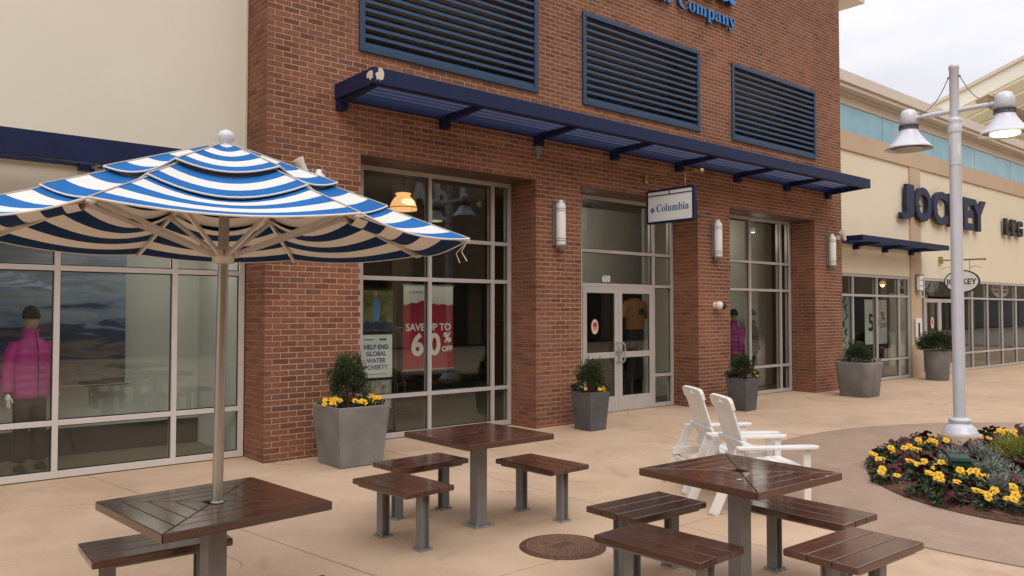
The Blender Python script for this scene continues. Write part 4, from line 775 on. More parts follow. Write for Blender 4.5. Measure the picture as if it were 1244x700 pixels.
# mannequins
def figure(loc,rz,label,jm,group=None,s=1.0):
    t=thing('mannequin',label,'mannequin',loc,rz,group)
    m=MB(); ring=lambda z,a,b,cy=0:[(a*math.cos(2*PI*i/20),cy+b*math.sin(2*PI*i/20),z) for i in range(20)]
    # body : one continuous surface torso to head
    m.loft([ring(.84,.15,.11),ring(1.0,.155,.11),ring(1.2,.17,.12),ring(1.34,.15,.10),ring(1.42,.10,.075),ring(1.48,.058,.058),ring(1.53,.055,.058),ring(1.56,.06,.075,-.01),ring(1.62,.072,.095,-.015),ring(1.68,.077,.1,-.01),ring(1.74,.06,.08,0),ring(1.765,.02,.03,0)])
    for q in(-1,1): 
        m.tube([(q*.09,0,.86),(q*.11,-.01,.5),(q*.13,.0,.1),(q*.13,-.01,.03)],[.085,.06,.04,.04],12)
        m.tube([(q*.13,0,1.30),(q*.235,.0,1.12),(q*.28,-.05,.88)],[.04,.038,.026],10)
    m.ball((0,-.105,1.615),(.014,.02,.022),8,6)
    m.build('body','skin_tone',t)
    # jacket with quilted rolls
    j=MB(); rr=[]
    z=.80; N_=7
    for k in range(N_*4+1):
        f=k/(N_*4); zz=.80+f*.60; bul=abs(math.sin(f*N_*PI))*.016; a=.215+.012*math.sin(f*PI)+bul-(.045*max(0,f-.82)/.18); b=.155+bul-(.05*max(0,f-.82)/.18)
        rr.append(ring(zz,a,b))
    rr+= [ring(1.42,.135,.10),ring(1.44,.09,.085),ring(1.50,.088,.09),ring(1.535,.10,.10)]
    j.loft(rr,cap=False); 
    for q in(-1,1):
        P=[(q*.165,0,1.36),(q*.225,0,1.27),(q*.26,0,1.12),(q*.285,-.02,.98),(q*.30,-.055,.865)]; pts=[];rad=[]
        for i in range(25):
            f=i/24*4; i0=min(3,int(f)); u=f-i0; pts.append(Vector(P[i0]).lerp(Vector(P[i0+1]),u)); rad.append(.082-.022*(i/24)+.008*abs(math.sin(i/24*5*PI)))
        j.tube(pts,rad,14)
    jo=j.build('jacket',jm,t)
    z=MB(); z.tube([(0,-.165,.80),(0,-.172,1.1),(0,-.155,1.32),(0,-.10,1.5)],.006,5); z.build('zip','black_cloth',jo)
    p=MB(); p.loft([ring(.72,.17,.125),ring(.86,.18,.13)]); 
    for q in(-1,1): p.tube([(q*.09,0,.80),(q*.105,-.01,.5),(q*.125,.0,.12)],[.105,.085,.075],14)
    p.build('trousers','trouser',t)
    b=MB(); b.loft([ring(1.645,.088,.112,-.01),ring(1.68,.092,.116,-.005),ring(1.73,.082,.10),ring(1.775,.05,.06),ring(1.79,.012,.015)]); b.build('beanie','beanie',t)
    for q in(-1,1):
        f=MB(); f.loft([[(q*.13+.045*math.cos(a),-.04+.11*math.sin(a),z_) for a in [2*PI*i/14 for i in range(14)]] for z_ in(.0,.05)]+[[(q*.13+.035*math.cos(a),-.01+.06*math.sin(a),.09) for a in [2*PI*i/14 for i in range(14)]]]); f.build('shoe','black_cloth',t)
        h=MB(); h.ball((q*.302,-.075,.815),(.028,.035,.045),10,7)
        for k in range(4): h.tube([(q*(.302),-.045-.018*k,.79),(q*.30,-.05-.018*k,.745-.006*(k in(1,2))),(q*.292,-.055-.018*k,.715-.008*(k in(1,2)))],[.009,.008,.007],6)
        h.tube([(q*.295,-.105,.82),(q*.283,-.125,.79),(q*.278,-.13,.765)],[.011,.009,.008],6); h.build('glove','white_plastic',t)
    t.scale=(.86*s,.95*s,s); return t
figure((1.585,9.95,-.0),.35,'mannequin in a bright pink puffer jacket and black beanie in the left display window','jacket_pink')
figure((15.45,10.05,.0),.2,'mannequin in all black seen in the third window behind the mullion','black_cloth')
figure((14.62,9.93,.0),-.3,'mannequin in a purple jacket half hidden by the brick pier in the third window','purple_cloth')
# 5 sign in yellow shop
t=thing('sale_banner','tall white 50% OFF banner in the window of the yellow shop','banner',(20.98,9.85,.87))
m=MB(); m.box((-.62,0,0),(.62,.01,1.17)); m.build('sheet','paper',t); text('lettering','5',.62,.001,'print_black',t,(-.30,-.004,.36),bold=.015); text('lettering','0',.5,.001,'print_black',t,(.02,-.004,.40),bold=.01); text('lettering','%',.34,.001,'print_black',t,(.38,-.004,.62),bold=.006); text('lettering','OFF',.20,.001,'print_black',t,(.40,-.004,.42),bold=.004)
m=MB(); m.box((-.6,.001,-.28),(.6,.009,-.01)); m.build('hem','print_black',t)
t=thing('window_print','tall teal and black lettered print at the left edge of the yellow shop window','banner',(18.62,9.5,.2)); m=MB(); m.box((-.22,0,0),(.22,.01,1.9)); m.build('sheet',mat('teal_print',(.30,.42,.40),.6),t)
m=MB(); rr=random.Random(9)
for k in range(9): m.tube([(-.15+.3*rr.random(),-.004,.15+.2*k),(-.15+.3*rr.random(),-.004,.22+.2*k),(-.15+.3*rr.random(),-.004,.3+.2*k)],.022,5)
m.build('pattern','print_black',t)
t=thing('pendant_lamp','small lit ceiling lamp inside the yellow shop window','lamp',(23.0,10.6,2.50)); m=MB(); m.lathe([(.10,0),(.10,.02),(.06,.09),(.03,.12)],16); m.build('shade','pendant_dim',t); m=MB(); m.ball((0,0,-.01),.055,10,6); m.build('bulb','bulb',t); m=MB(); m.tube([(0,0,.12),(0,0,.50)],.008,5); m.build('cord','letter_black',t)
t=thing('window_sign','white oval sign with red stripes high inside the far yellow shop window','sign',(28.9,9.5,2.45)); m=MB(); m.prism([(.75*math.cos(2*PI*i/30),.26*math.sin(2*PI*i/30)) for i in range(30)],0,.02,Matrix.Rotation(PI/2,4,'X')); m.build('oval','paper',t)
m=MB(); m.box((-.6,-.024,.02),(.6,-.021,.09)); m.box((-.6,-.024,-.11),(.6,-.021,-.04)); m.build('stripe','red_print',t)
track_light(1.95,9.75,2.62,2.6,'left small spotlight above the mural display'); track_light(2.75,9.75,2.62,2.6,'middle small spotlight above the mural display'); track_light(3.25,9.85,2.62,2.2,'right small spotlight above the display, beside the brick pier')
track_light(15.1,9.75,3.55,4,'added unseen spotlight brightening the third tall window'); track_light(10.3,10.4,3.6,9,'added unseen spotlight brightening the room behind the entrance transom'); track_light(6.9,11.0,3.5,2.6,'added unseen spotlight brightening the first tall window'); track_light(11.9,11.4,3.6,2.6,'added unseen spotlight brightening the depth of the entrance')  # added fill lamps to lift the dark brick shop bays, none seen there
track_light(20.0,10.6,2.8,7,'added unseen spotlight brightening the near yellow shop window'); track_light(26.3,10.6,2.8,7,'added unseen spotlight brightening the far yellow shop window')  # added fill as well, these yellow shop rooms show no such spotlights
# row opposite, only met as a reflection in the glass
op=thing('opposite_shops','long pale shop row across the walk, seen only as a reflection in the glass','building',(20,-14,0)); OO=(20,-14,0)
m=MB(); m.box((-40,-20,3.2),(110,-14,10.5)); m.box((-40,-20,0),(110,-14.5,3.2)); m.build('wall','brown_flat',op,OO)
m=MB()
for k in range(30): m.box((-39+k*5,-14.45,.1),(-35+k*5,-14.40,3.1))
m.build('shop_window','shop_dark',op,OO)
for k in range(0,14): 
    m=MB(); m.box((-39.9+k*10,-14.5,0),(-38.9+k*10,-13.9,7.8)); m.build('pilaster','ochre',op,OO)
m=MB(); m.box((-40,-14.6,10.5),(110,-13.6,10.9)); m.build('cornice','cornice',op,OO)
t=thing('shop_sign','large white letters on the shops opposite, mirrored in the first tall window','sign',(23.3,-13.95,7.0))
for x,b_,h in((2.0,'.',1.2),(.95,'I',1.35),(-.4,'d',1.5),(-1.7,'A',1.3)): text('letter',b_,h,.08,'white_plastic',t,(x,.05,.1 if b_!='.' else .25),(PI/2,0,PI),bold=.07)

# =====================================================================
#                 TABLES AND BENCHES
# =====================================================================
def make_bench():
    t=thing('bench','x','bench')
    for k in range(3):
        m=MB(); y=(k-1)*.1405; m.box((-.355,y-.0685,.412),(.355,y+.0685,.452)); m.build('plank','stained_wood',t,bevel=.006)
    m=MB(); m.box((-.30,-.19,.398),(.30,.19,.411)); m.build('seat_frame','steel_grey',t)
    for s in(-1,1):
        m=MB(); a=.036; x=s*.245
        m.box((x-a,-a,.012),(x+a,-a+.009,.397)); m.box((x-a,a-.009,.012),(x+a,a,.397)); m.box((x-.005,-a+.0085,.012),(x+.005,a-.0085,.397))
        lg=m.build('leg','steel_grey',t,bevel=.0015)
        m=MB(); m.box((x-.055,-.055,.0),(x+.055,.055,.011)); 
        for i in(-1,1):
            for j in(-1,1): m.lathe([(.008,.011),(.008,.022)],6,(x+i*.044,j*.044,0))
        m.build('base_plate','galvanised',lg)
    return t
bench0=make_bench()
BN=[((3.235,5.09),90+4,'bench at the near left side of the middle table'),((3.819,5.715),3,'bench behind the middle table, nearest the tapered planter'),((4.565,5.01),90+2,'bench on the right of the middle table, left of the manhole cover side'),
 ((4.095,3.46),-2,'bench between the right table and the manhole cover, back edge of the group'),((3.53,2.84),90+3,'front left bench of the right table, just right of the manhole cover'),((4.80,2.715),90-1,'bench on the far right side of the right table beside the stamped path'),((4.235,2.125),-2,'bench in the lower right corner with three pale-edged planks'),
 ((1.365,4.665),-3,'bench behind the umbrella table at the lower left'),((1.475,3.315),5,'bench in front of the umbrella table, cut off by the bottom edge')]
BL_=['low brown bench at the left front of the middle table','low brown bench behind the middle table, beside the big planter','low brown bench on the right side of the middle table, nearest the entrance','low brown bench at the back left of the right table, facing the chairs','low brown bench at the front of the right table, nearest the manhole cover','low brown bench on the right side of the right table along the stamped path','low brown bench in the lower right corner of the photo','low brown bench behind the umbrella table at the left','low brown bench mostly cut off by the lower edge beside the umbrella table']
for i,((p,a,_),l) in enumerate(zip(BN,BL_)):
    if i==0: bench0.location=(*p,0); bench0.rotation_euler=(0,0,R(a)); bench0['label']=l; bench0['group']='low brown benches round the square tables'
    else: dup(bench0,(*p,0),R(a),l,'low brown benches round the square tables')
def make_table(hole=True):
    t=thing('table','x','table'); H=.435; z0,z1=.698,.742
    n=4; inner=.045; st=(H-inner)/n; g=.0026
    for s in range(4):
        T=Matrix.Rotation(s*PI/2,4,'Z')
        for k in range(n):
            a=inner+k*st+g/2; b=inner+(k+1)*st-g/2
            pts=[(-a+g,-a),(-b+g,-b),(b-g,-b),(a-g,-a)]
            m=MB(); m.prism(pts,z0,z1,T); m.build('plank','stained_wood',t,bevel=.004)
    m=MB(); m.box((-.30,-.05,.670),(.30,.05,.697)); m.box((-.05,-.30,.672),(.05,-.051,.697)); m.box((-.05,.051,.672),(.05,.30,.697)); m.build('support','steel_grey',t)
    m=MB(); m.box((-.051,-.051,.012),(.051,.051,.669)); po=m.build('post','steel_grey',t,bevel=.007)
    m=MB(); m.box((-.095,-.095,0),(.095,.095,.012)); 
    for i in(-1,1):
        for j in(-1,1): m.lathe([(.011,.012),(.011,.03)],6,(i*.072,j*.072,0))
    m.build('base_plate','galvanised',po)
    m=MB(); m.prism([(.04*math.cos(a),.04*math.sin(a)) for a in [2*PI*i/16 for i in range(16)]],.665,.690); m.build('socket','galvanised',t)
    return t
tab=make_table(); tab.location=(1.495,4.15,0); tab.rotation_euler=(0,0,R(5)); tab['label']='square brown table carrying the striped umbrella at the lower left'; tab['group']='square brown slatted tables'
dup(tab,(3.965,5.105,0),0,'square brown table in the middle with three benches and no umbrella','square brown slatted tables')
t3=dup(tab,(4.255,2.86,0),R(-2),'square brown worn table on the right with an empty umbrella hole','square brown slatted tables')
for i,(x,y,w_,h_,a) in enumerate([(-.06,-.10,.10,.012,.3),(.02,-.09,.05,.006,.8),(-.22,-.16,.045,.03,.2),(.28,-.425,.05,.012,0),(.1,-.427,.03,.01,0),(.0,.1,.012,.08,.5)]):
    rr=random.Random(i); m=MB(); m.prism([(w_/2*math.cos(q)*(.6+.6*rr.random()),h_/2*math.sin(q)*(.6+.6*rr.random())) for q in [2*PI*k/10 for k in range(10)]],.7422,.7428,Matrix.Translation((x,y,0))@Matrix.Rotation(a,4,'Z')); m.build('scuff',mat('scuff',(.42,.34,.28),.8),t3)

# =====================================================================
#                 UMBRELLA
# =====================================================================
um=thing('umbrella','blue and white striped vented market umbrella standing in the left table','umbrella',(1.482,4.095,0),rot=(R(-.75),R(1.05),0))
UR=1.282; TH=-2.291; ZA=2.57; ZR=2.105
def vtx(k,s,dz=0):
    a=TH+k*PI/4; return Vector((UR*s*math.cos(a),UR*s*math.sin(a),ZA+(ZR-ZA)*s+dz))
def up_panel(k,s0,s1,ns,sag,lift,stripe0,name='canopy_panel'):
    """one cloth gore, stripes are strips of cloth parallel to the rim"""
    m=MB(); SW=.0775; th=.0022; cuts=[s1]; s=s1-(SW-stripe0)
    while s>s0+.004: cuts.append(s); s-=SW
    cuts.append(s0); cuts=cuts[::-1]; fine=[]
    for a,b in zip(cuts,cuts[1:]):
        for q in range(2): fine.append((a+(b-a)*q/2,a,b))
    fine.append((cuts[-1],0,0)); NT=12
    def pt(s,t,dn=0):
        v=vtx(k,s,lift).lerp(vtx(k+1,s,lift),t); u=(s-s0)/(s1-s0); w=4*t*(1-t); sg=sag(u)*w; p=Vector((v.x,v.y,0)); 
        if p.length>1e-4: p=p*(1-.018*w*(u**3)*1)
        return (p.x,p.y,v.z-sg-dn)
    nl=len(cuts)-1
    for i in range(len(fine)-1):
        band=nl-1-cuts.index(fine[i][1]); mi=band%2
        m.mi=mi
        vs=[pt(fine[i][0],t/NT) for t in range(NT+1)]+[pt(fine[i+1][0],t/NT) for t in range(NT+1)]; n=NT+1
        vb=[(p[0],p[1],p[2]-th) for p in vs]
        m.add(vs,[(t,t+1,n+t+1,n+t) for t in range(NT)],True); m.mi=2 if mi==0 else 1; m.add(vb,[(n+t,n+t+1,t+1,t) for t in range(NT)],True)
    m.mi=1
    e=[pt(s1,t/NT) for t in range(NT+1)]; m.tube(e,.005,5)
    for t in (0,1):
        m.tube([pt(s,t,-.002) for s,_,_ in fine],.004,4)
    return m.build(name,['fabric_blue','fabric_white','fabric_dark_under'],um)
for k in range(8):
    up_panel(k,.56,1.0,6,lambda u:.095-.060*u,0.0,0)
    up_panel(k,.30,.665,5,lambda u:.035+.040*u,.014,0)
    up_panel(k,.03,.46,4,lambda u:.008+.034*u,.040,0)
# frame
m=MB(); m.tube([(0,0,.70),(0,0,2.56)],.0265,16); m.build('pole','pole_metal',um)
m=MB(); m.lathe([(.031,0),(.034,.004),(.034,.010),(.027,.014)],16,(0,0,.742)); m.build('pole_collar','galvanised',um)
m=MB(); m.lathe([(.036,-.03),(.052,-.028),(.056,.005),(.056,.022),(.040,.028),(.036,.06)],20,(0,0,2.00)); 
for k in range(8):
    a=TH+k*PI/4; m.cbox((.062*math.cos(a),.062*math.sin(a),2.02),(.03,.03,.03))
m.build('runner','rib_metal',um)
m=MB(); m.lathe([(.05,-.03),(.06,-.02),(.06,.03),(.03,.04)],16,(0,0,2.50)); m.build('top_hub','rib_metal',um)
for k in range(8):
    a=TH+k*PI/4; d=Vector((math.cos(a),math.sin(a),0))
    p=vtx(k,.045,-.020); q=vtx(k,.985,-.018); m=MB(); m.bar(p,q,.016,.024); rb=m.build('rib','rib_metal',um)
    m=MB(); m.bar(d*.066+Vector((0,0,2.02)),vtx(k,.56,-.035),.013,.022); m.cbox(tuple(vtx(k,.56,-.035)),(.03,.03,.03)); m.build('strut','rib_metal',rb)
    e=vtx(k,.985,-.014); m=MB(); m.cbox(tuple(e),(.032,.032,.016)); m.build('rib_end','fabric_white',rb,bevel=.004)
m=MB(); m.lathe([(.046,.0),(.046,.012),(.036,.022),(.022,.028),(.022,.034),(.034,.044),(.041,.062),(.041,.076),(.033,.094),(.012,.104)],24,(0,0,2.570)); m.build('finial','white_lamp',um)
e=vtx(2,.99,-.02); m=MB(); m.tube([tuple(e),(e.x-.02,e.y+.02,e.z-.05),(e.x+.0,e.y,e.z-.10)],.003,5); m.tube([tuple(e),(e.x-.04,e.y+.04,e.z-.06),(e.x-.03,e.y+.02,e.z-.11)],.003,5); m.build('loose_cord','fabric_white',um)

# =====================================================================
#                 ADIRONDACK CHAIRS
# =====================================================================
def make_chair():
    """x forward, y left; origin under the near rear foot line, mid width"""
    t=thing('adirondack_chair','x','chair'); hw=.29
    for s in(-1,1):
        y=s*hw
        m=MB(); m.bar((.0,y*.96,0.0),(.245,y*.96,.545),.030,.085,(1,0,.2)); m.build('rear_leg','white_plastic',t,bevel=.005)
        m=MB(); m.bar((.83,y,0),(.83,y,.548),.030,.062,(1,0,0)); m.build('front_leg','white_plastic',t,bevel=.005)
        yy=y+s*.015; m=MB(); m.prism([(.20,yy-.035),(.26,yy-.045),(.80,yy-.062),(.90,yy-.055),(.925,yy-.02),(.925,yy+.02),(.90,yy+.055),(.80,yy+.062),(.26,yy+.045),(.20,yy+.035)],.549,.575); m.build('armrest','white_plastic',t,bevel=.006)
        m=MB(); m.bar((.06,y*.86,.315),(.86,y*.86,.345),.026,.07); m.build('side_rail','white_plastic',t,bevel=.004)
        m=MB(); m.bar((.30,y*.86,.10),(.10,y*.86,.36),.02,.05,(1,0,.2)); m.build('brace','white_plastic',t,bevel=.004)
    # seat planks run across
    for k in range(7):
        f=k/6; x=.36+.50*f; z=.335+.055*f**.6-(.03 if k==6 else 0); m=MB(); m.T=Matrix.Translation((x,0,z))@Matrix.Rotation(-.11 if k<6 else .5,4,'Y'); m.box((-.036,-.235,-.010),(.036,.235,.010)); m.build('seat_plank','white_plastic',t,bevel=.004)
    # backrest leans back; x at height z
    bx=lambda z:.385-(z-.30)*.315
    n=5; wt=.46
    tilt=math.atan(.315)
    for k in range(n):
        y=-wt/2+wt*(k+.5)/n; w2=wt/n/2-.0055; fan=1.0
        m=MB(); T=Matrix.Translation((.385,0,.30))@Matrix.Rotation(-tilt,4,'Y'); m.T=T; m.box((-.009,y-w2,-.02),(.009,y+w2,.60)); m.build('back_plank','white_plastic',t,bevel=.003)
    m=MB(); m.T=T; 
    
    # headboard ring with an open hand slot
    sl=[(-.06,.655),(-.07,.668),(-.06,.682),(0,.686),(.06,.682),(.07,.668),(.06,.655),(0,.652)]
    
    front=[]
    def plate(poly):
        vs=[(-.016,a,b) for a,b in poly]+[(.016,a,b) for a,b in poly]; n_=len(poly)
        m.add(vs,[tuple(range(n_))[::-1],tuple(range(n_,2*n_))]+[(i,(i+1)%n_,n_+(i+1)%n_,n_+i) for i in range(n_)])
    plate([(-.245,.602),(-.07,.602),(-.07,.712),(-.20,.708),(-.235,.695),(-.247,.665)][::-1]); plate([(.245,.602),(.247,.665),(.235,.695),(.20,.708),(.07,.712),(.07,.602)][::-1])
    plate([(-.0699,.602),(.0699,.602),(.0699,.655),(-.0699,.655)][::-1]); plate([(-.0699,.684),(.0699,.684),(.0699,.7118),(-.0699,.7118)][::-1])
    m.build('headboard','white_plastic',t)
    m=MB(); m.T=T; m.box((-.032,-.25,.10),(-.010,.25,.16)); m.box((-.032,-.29,.27),(-.010,.29,.33)); m.build('back_rail','white_plastic',t,bevel=.003)
    m=MB(); m.box((.085,-.27,.20),(.108,.27,.27)); m.box((.82,-.27,.24),(.845,.27,.32)); m.build('stretcher','white_plastic',t,bevel=.003)
    return t
def rd(r,d): return (math.sin(YAW)*r+math.cos(YAW)*d, -math.cos(YAW)*r+math.sin(YAW)*d, 0)
ch=make_chair(); ang=YAW-PI/2+R(6)
ch.location=rd(1.675,7.06); ch.rotation_euler=(0,0,ang); ch['label']='white adirondack chair standing nearer the camera behind the right table'; ch['group']='white adirondack chairs'
dup(ch,rd(1.60,7.83),ang+R(2),'white adirondack chair standing further back, nearer the shop entrance','white adirondack chairs')

# =====================================================================
#                 MANHOLE
# =====================================================================
mh=thing('manhole_cover','round rusty brown manhole cover with cast ridges between the benches','manhole cover',(4.078,4.245,0))
m=MB(); m.lathe([(.318,-.004),(.318,.0045),(.308,.0075),(.302,.0075),(.300,.003)],56,cap=False); m.build('frame_ring','cast_iron',mh)
m=MB(); m.lathe([(.297,.0015),(.297,.006),(.290,.0065)],56); m.build('lid','cast_iron',mh)
m=MB(); rr=random.Random(2)
for i in range(-10,11):
    for j in range(-10,11):
        x,y=i*.028,j*.028
        if x*x+y*y<.275**2 and not (abs(y)<.03 and abs(x)<.1):
            if (i//3+j//3)%2: m.cbox((x,y,.010),(.022,.010,.008))
            else: m.cbox((x,y,.010),(.010,.022,.008))
m.build('ridges','worn_iron',mh)['kind']='stuff'
text('lettering','SEWER',.05,.002,'cast_iron',mh,(0,-.018,.0085),(0,0,YAW-PI/2)) if False else None

# =====================================================================
#                 PLANTS
# =====================================================================
def leaf(m,p,d,l,w,curl=.2,rr=random):
    d=Vector(d).normalized(); a=d.cross(Vector((0,0,1))); 
    if a.length<.01: a=Vector((1,0,0))
    a.normalize(); up=a.cross(d).normalized(); ro=rr.uniform(-1,1); a2=a*math.cos(ro)+up*math.sin(ro); n=a2.cross(d)
    p=Vector(p); q=p+d*l*.5+n*curl*l*.3; e=p+d*l
    m.add([p,q+a2*w/2,e,q-a2*w/2],[(0,1,2,3)])
def bush(m,c,r,n,l,w,rr,mats=(0,1),shape=1.0,bumpy=.18,inner=.5,tipp=.3):
    for i in range(n):
        u=rr.uniform(-1,1) ; a=rr.uniform(0,2*PI); s=math.sqrt(1-u*u); d=Vector((s*math.cos(a),s*math.sin(a),u))
        if d.z<-.55: continue
        lump=1+bumpy*math.sin(a*3+c[0]*7)*math.sin(u*5+c[1]*3)+bumpy*.6*math.sin(a*7+u*9)
        q=(inner+(1-inner)*rr.random()**.5)*lump
        if d.z>0: q*=1+(shape-1)*d.z
        p=Vector((c[0]+d.x*r[0]*q,c[1]+d.y*r[1]*q,c[2]+d.z*r[2]*q))
        dd=d*.8+Vector((rr.uniform(-.7,.7),rr.uniform(-.7,.7),rr.uniform(-.1,1.0)))
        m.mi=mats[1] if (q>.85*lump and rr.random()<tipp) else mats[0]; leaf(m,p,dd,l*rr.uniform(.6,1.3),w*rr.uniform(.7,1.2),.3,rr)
def pansies(name_root,spots,rr,col,parent,size=.026):
    """each bloom: five petals facing outward/up"""
    for (x,y,z,dx,dy) in spots:
        m=MB(); nrm=Vector((dx,dy,.75)).normalized(); a=nrm.cross(Vector((0,0,1))).normalized(); b=a.cross(nrm)*-1
        for k in range(5):
            t=2*PI*k/5+PI/2; cx_=a*math.cos(t)*size*.62+b*math.sin(t)*size*.62; ring=[]
            for i in range(7):
                u=2*PI*i/7; ring.append(Vector((x,y,z))+cx_+(a*math.cos(u)+b*math.sin(u))*size*.68+nrm*(.004*(k%2)+.003*math.sin(u*2)))
            m.mi=0; m.add(ring,[tuple(range(7))])
        m.mi=1; m.add([Vector((x,y,z))+nrm*.008+(a*math.cos(u)+b*math.sin(u))*size*.22 for u in [2*PI*i/6 for i in range(6)]],[tuple(range(6))])
        m.build('bloom',col,parent)
def leaves_low(m,c,rx,ry,h,n,rr,l=.05,w=.03,mi=(0,0)):
    for i in range(n):
        a=rr.uniform(0,2*PI); q=math.sqrt(rr.random()); x=c[0]+rx*q*math.cos(a); y=c[1]+ry*q*math.sin(a); z=c[2]+h*(1-q*q)*rr.random()+.004
        m.mi=mi[0] if rr.random()<.7 else mi[1]
        leaf(m,(x,y,z),(rr.uniform(-1,1),rr.uniform(-1,1),rr.uniform(.0,1.0)),l*rr.uniform(.6,1.3),w*rr.uniform(.7,1.2),.4,rr)
# square tapered planters
def planter(label,loc,rz,wt,wb,h,mt,rad=.0,group=None):
    t=thing('planter',label,'planter',loc,rz,group)
    def sq(w,z,r=rad):
        if r<=0: return [(-w/2,-w/2,z),(w/2,-w/2,z),(w/2,w/2,z),(-w/2,w/2,z)]
        out=[]
        for cx_,cy_,a0 in((1,-1,-PI/2),(1,1,0),(-1,1,PI/2),(-1,-1,PI)):
            for i in range(7): 
                a=a0+PI/2*i/6; out.append((cx_*(w/2-r)+r*math.cos(a),cy_*(w/2-r)+r*math.sin(a),z))
        return out
    m=MB(); m.loft([sq(wb-.02,0),sq(wb,.012),sq(wt,h-.03),sq(wt,h),sq(wt-.05,h),sq(wt-.06,h-.07)],True,rad>0); m.build('pot',mt,t,bevel=.006 if rad<=0 else 0)
    m=MB(); q=sq(wt-.062,h-.055); m.add(q,[tuple(range(len(q)))]); m.build('soil','mulch',t)
    return t
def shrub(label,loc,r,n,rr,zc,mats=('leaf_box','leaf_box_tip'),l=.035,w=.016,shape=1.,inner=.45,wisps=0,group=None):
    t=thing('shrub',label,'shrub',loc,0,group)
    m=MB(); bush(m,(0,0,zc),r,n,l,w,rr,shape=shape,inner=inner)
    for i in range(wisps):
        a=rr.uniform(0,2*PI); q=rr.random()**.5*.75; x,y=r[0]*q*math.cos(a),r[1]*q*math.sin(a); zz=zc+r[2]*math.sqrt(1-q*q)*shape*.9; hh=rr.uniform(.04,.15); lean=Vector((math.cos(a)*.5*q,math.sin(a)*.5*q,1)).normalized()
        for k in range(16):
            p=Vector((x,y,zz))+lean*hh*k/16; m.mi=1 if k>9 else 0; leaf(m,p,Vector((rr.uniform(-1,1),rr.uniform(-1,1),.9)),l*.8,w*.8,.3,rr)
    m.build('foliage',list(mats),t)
    m=MB()
    for i in range(5):
        a=i*1.3; m.tube([(0,0,-.02),(r[0]*.3*math.cos(a),r[1]*.3*math.sin(a),zc*.7),(r[0]*.6*math.cos(a),r[1]*.6*math.sin(a),zc+r[2]*.3)],[.012,.009,.004],5)
    m.build('stem','twig',t)
    return t
def pot_flowers(label,loc,w,rr,blooms,purple=.4,n=260,h=.07):
    t=thing('pansy_plants',label,'flowers',loc)
    m=MB()
    for i in range(n):
        e=rr.randrange(4); u=rr.uniform(-w/2,w/2); v=rr.uniform(w*.28,w*.50); x,y=[(u,v),(u,-v),(v,u),(-v,u)][e]
        m.mi=1 if rr.random()<purple else 0; leaf(m,(x,y,rr.uniform(-.01,h)),(x*2+rr.uniform(-.5,.5),y*2+rr.uniform(-.5,.5),rr.uniform(.1,1)),.055,.03,.4,rr)
    m.build('foliage',['leaf_green','leaf_purple'],t)
    pansies('bloom',blooms,rr,['petal_yellow','petal_red'],t)
    return t
rr=random.Random(21)
PZ=[((4.475,8.135),0,.64,.53,.67,'planter_light','large light grey tapered planter against the left brick pier'),((8.43,8.185),0,.405,.325,.565,'planter_dark','dark grey tapered planter left of the entrance doors'),((12.12,8.06),0,.41,.33,.575,'planter_dark','dark grey tapered planter by the third window behind the chairs')]
for p,a,wt,wb,h,mt,l in PZ: planter(l,(*p,0),R(a),wt,wb,h,mt,0,'tapered grey square planters')
planter('wide grey planter with rounded corners at the right brick corner',(15.99,7.87,0),0,.745,.62,.70,'planter_light',.13)
# round planter
t=thing('planter','round grey tapered planter beside the yellow shop door','planter',(21.2,8.42,0)); m=MB(); m.lathe([(.25,0),(.26,.01),(.31,.70),(.31,.74),(.28,.74),(.27,.68)],32); m.build('pot','planter_light',t); m=MB(); m.lathe([(.27,.69),(.02,.70)],24); m.build('soil','mulch',t)
# shrubs in the planters
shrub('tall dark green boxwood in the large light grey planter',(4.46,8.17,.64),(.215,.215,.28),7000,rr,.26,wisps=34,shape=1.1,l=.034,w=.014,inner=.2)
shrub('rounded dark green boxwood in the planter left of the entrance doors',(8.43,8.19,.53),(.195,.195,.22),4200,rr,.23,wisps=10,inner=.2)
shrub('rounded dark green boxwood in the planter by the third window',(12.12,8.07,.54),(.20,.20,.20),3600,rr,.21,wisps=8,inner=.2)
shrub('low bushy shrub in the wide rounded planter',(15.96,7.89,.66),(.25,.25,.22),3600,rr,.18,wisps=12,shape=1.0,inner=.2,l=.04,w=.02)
shrub('dense dome of green shrub overflowing the round planter',(21.2,8.42,.70),(.45,.45,.30),6000,rr,.20,l=.055,w=.028,inner=.3)
def edge_blooms(c,lst,z): return [(x,y,z+dz,dx,dy) for x,y,dz,dx,dy in lst]
b=[]
for (x,y,n) in((-.24,-.10,7),(-.02,-.27,5),(.22,-.20,3),(.27,-.10,5),(-.28,.02,3)):
    for i in range(n): b.append((x+rr.uniform(-.06,.06),y+rr.uniform(-.05,.05),.05+rr.uniform(0,.07),-.5,-.7))
pot_flowers('yellow and dark red pansies round the shrub in the large light grey planter',(4.475,8.135,.64),.56,rr,b,.35)
b=[(.10+rr.uniform(-.03,.03),-.19+rr.uniform(-.02,.02),.05+rr.uniform(-.02,.04),.1,-.8) for i in range(4)]+[(-.02,-.2,.06,-.4,-.8),(-.19,-.1,.07,-.8,-.3)]
pot_flowers('trailing dark pansies with one yellow cluster in the planter left of the doors',(8.43,8.185,.545),.40,rr,b,.45,420,.10)
b=[(.12+rr.uniform(-.04,.04),-.19+rr.uniform(-.02,.02),.06+rr.uniform(-.02,.04),.1,-.8) for i in range(4)]+[(-.12+rr.uniform(-.03,.03),-.18,.06,-.4,-.8) for i in range(2)]
pot_flowers('trailing dark pansies with yellow blooms in the planter by the third window',(12.12,8.06,.56),.42,rr,b,.5,420,.10)
b=[(.16+rr.uniform(-.05,.05),-.30+rr.uniform(-.03,.03),.05+rr.uniform(-.02,.04),.1,-.8) for i in range(3)]
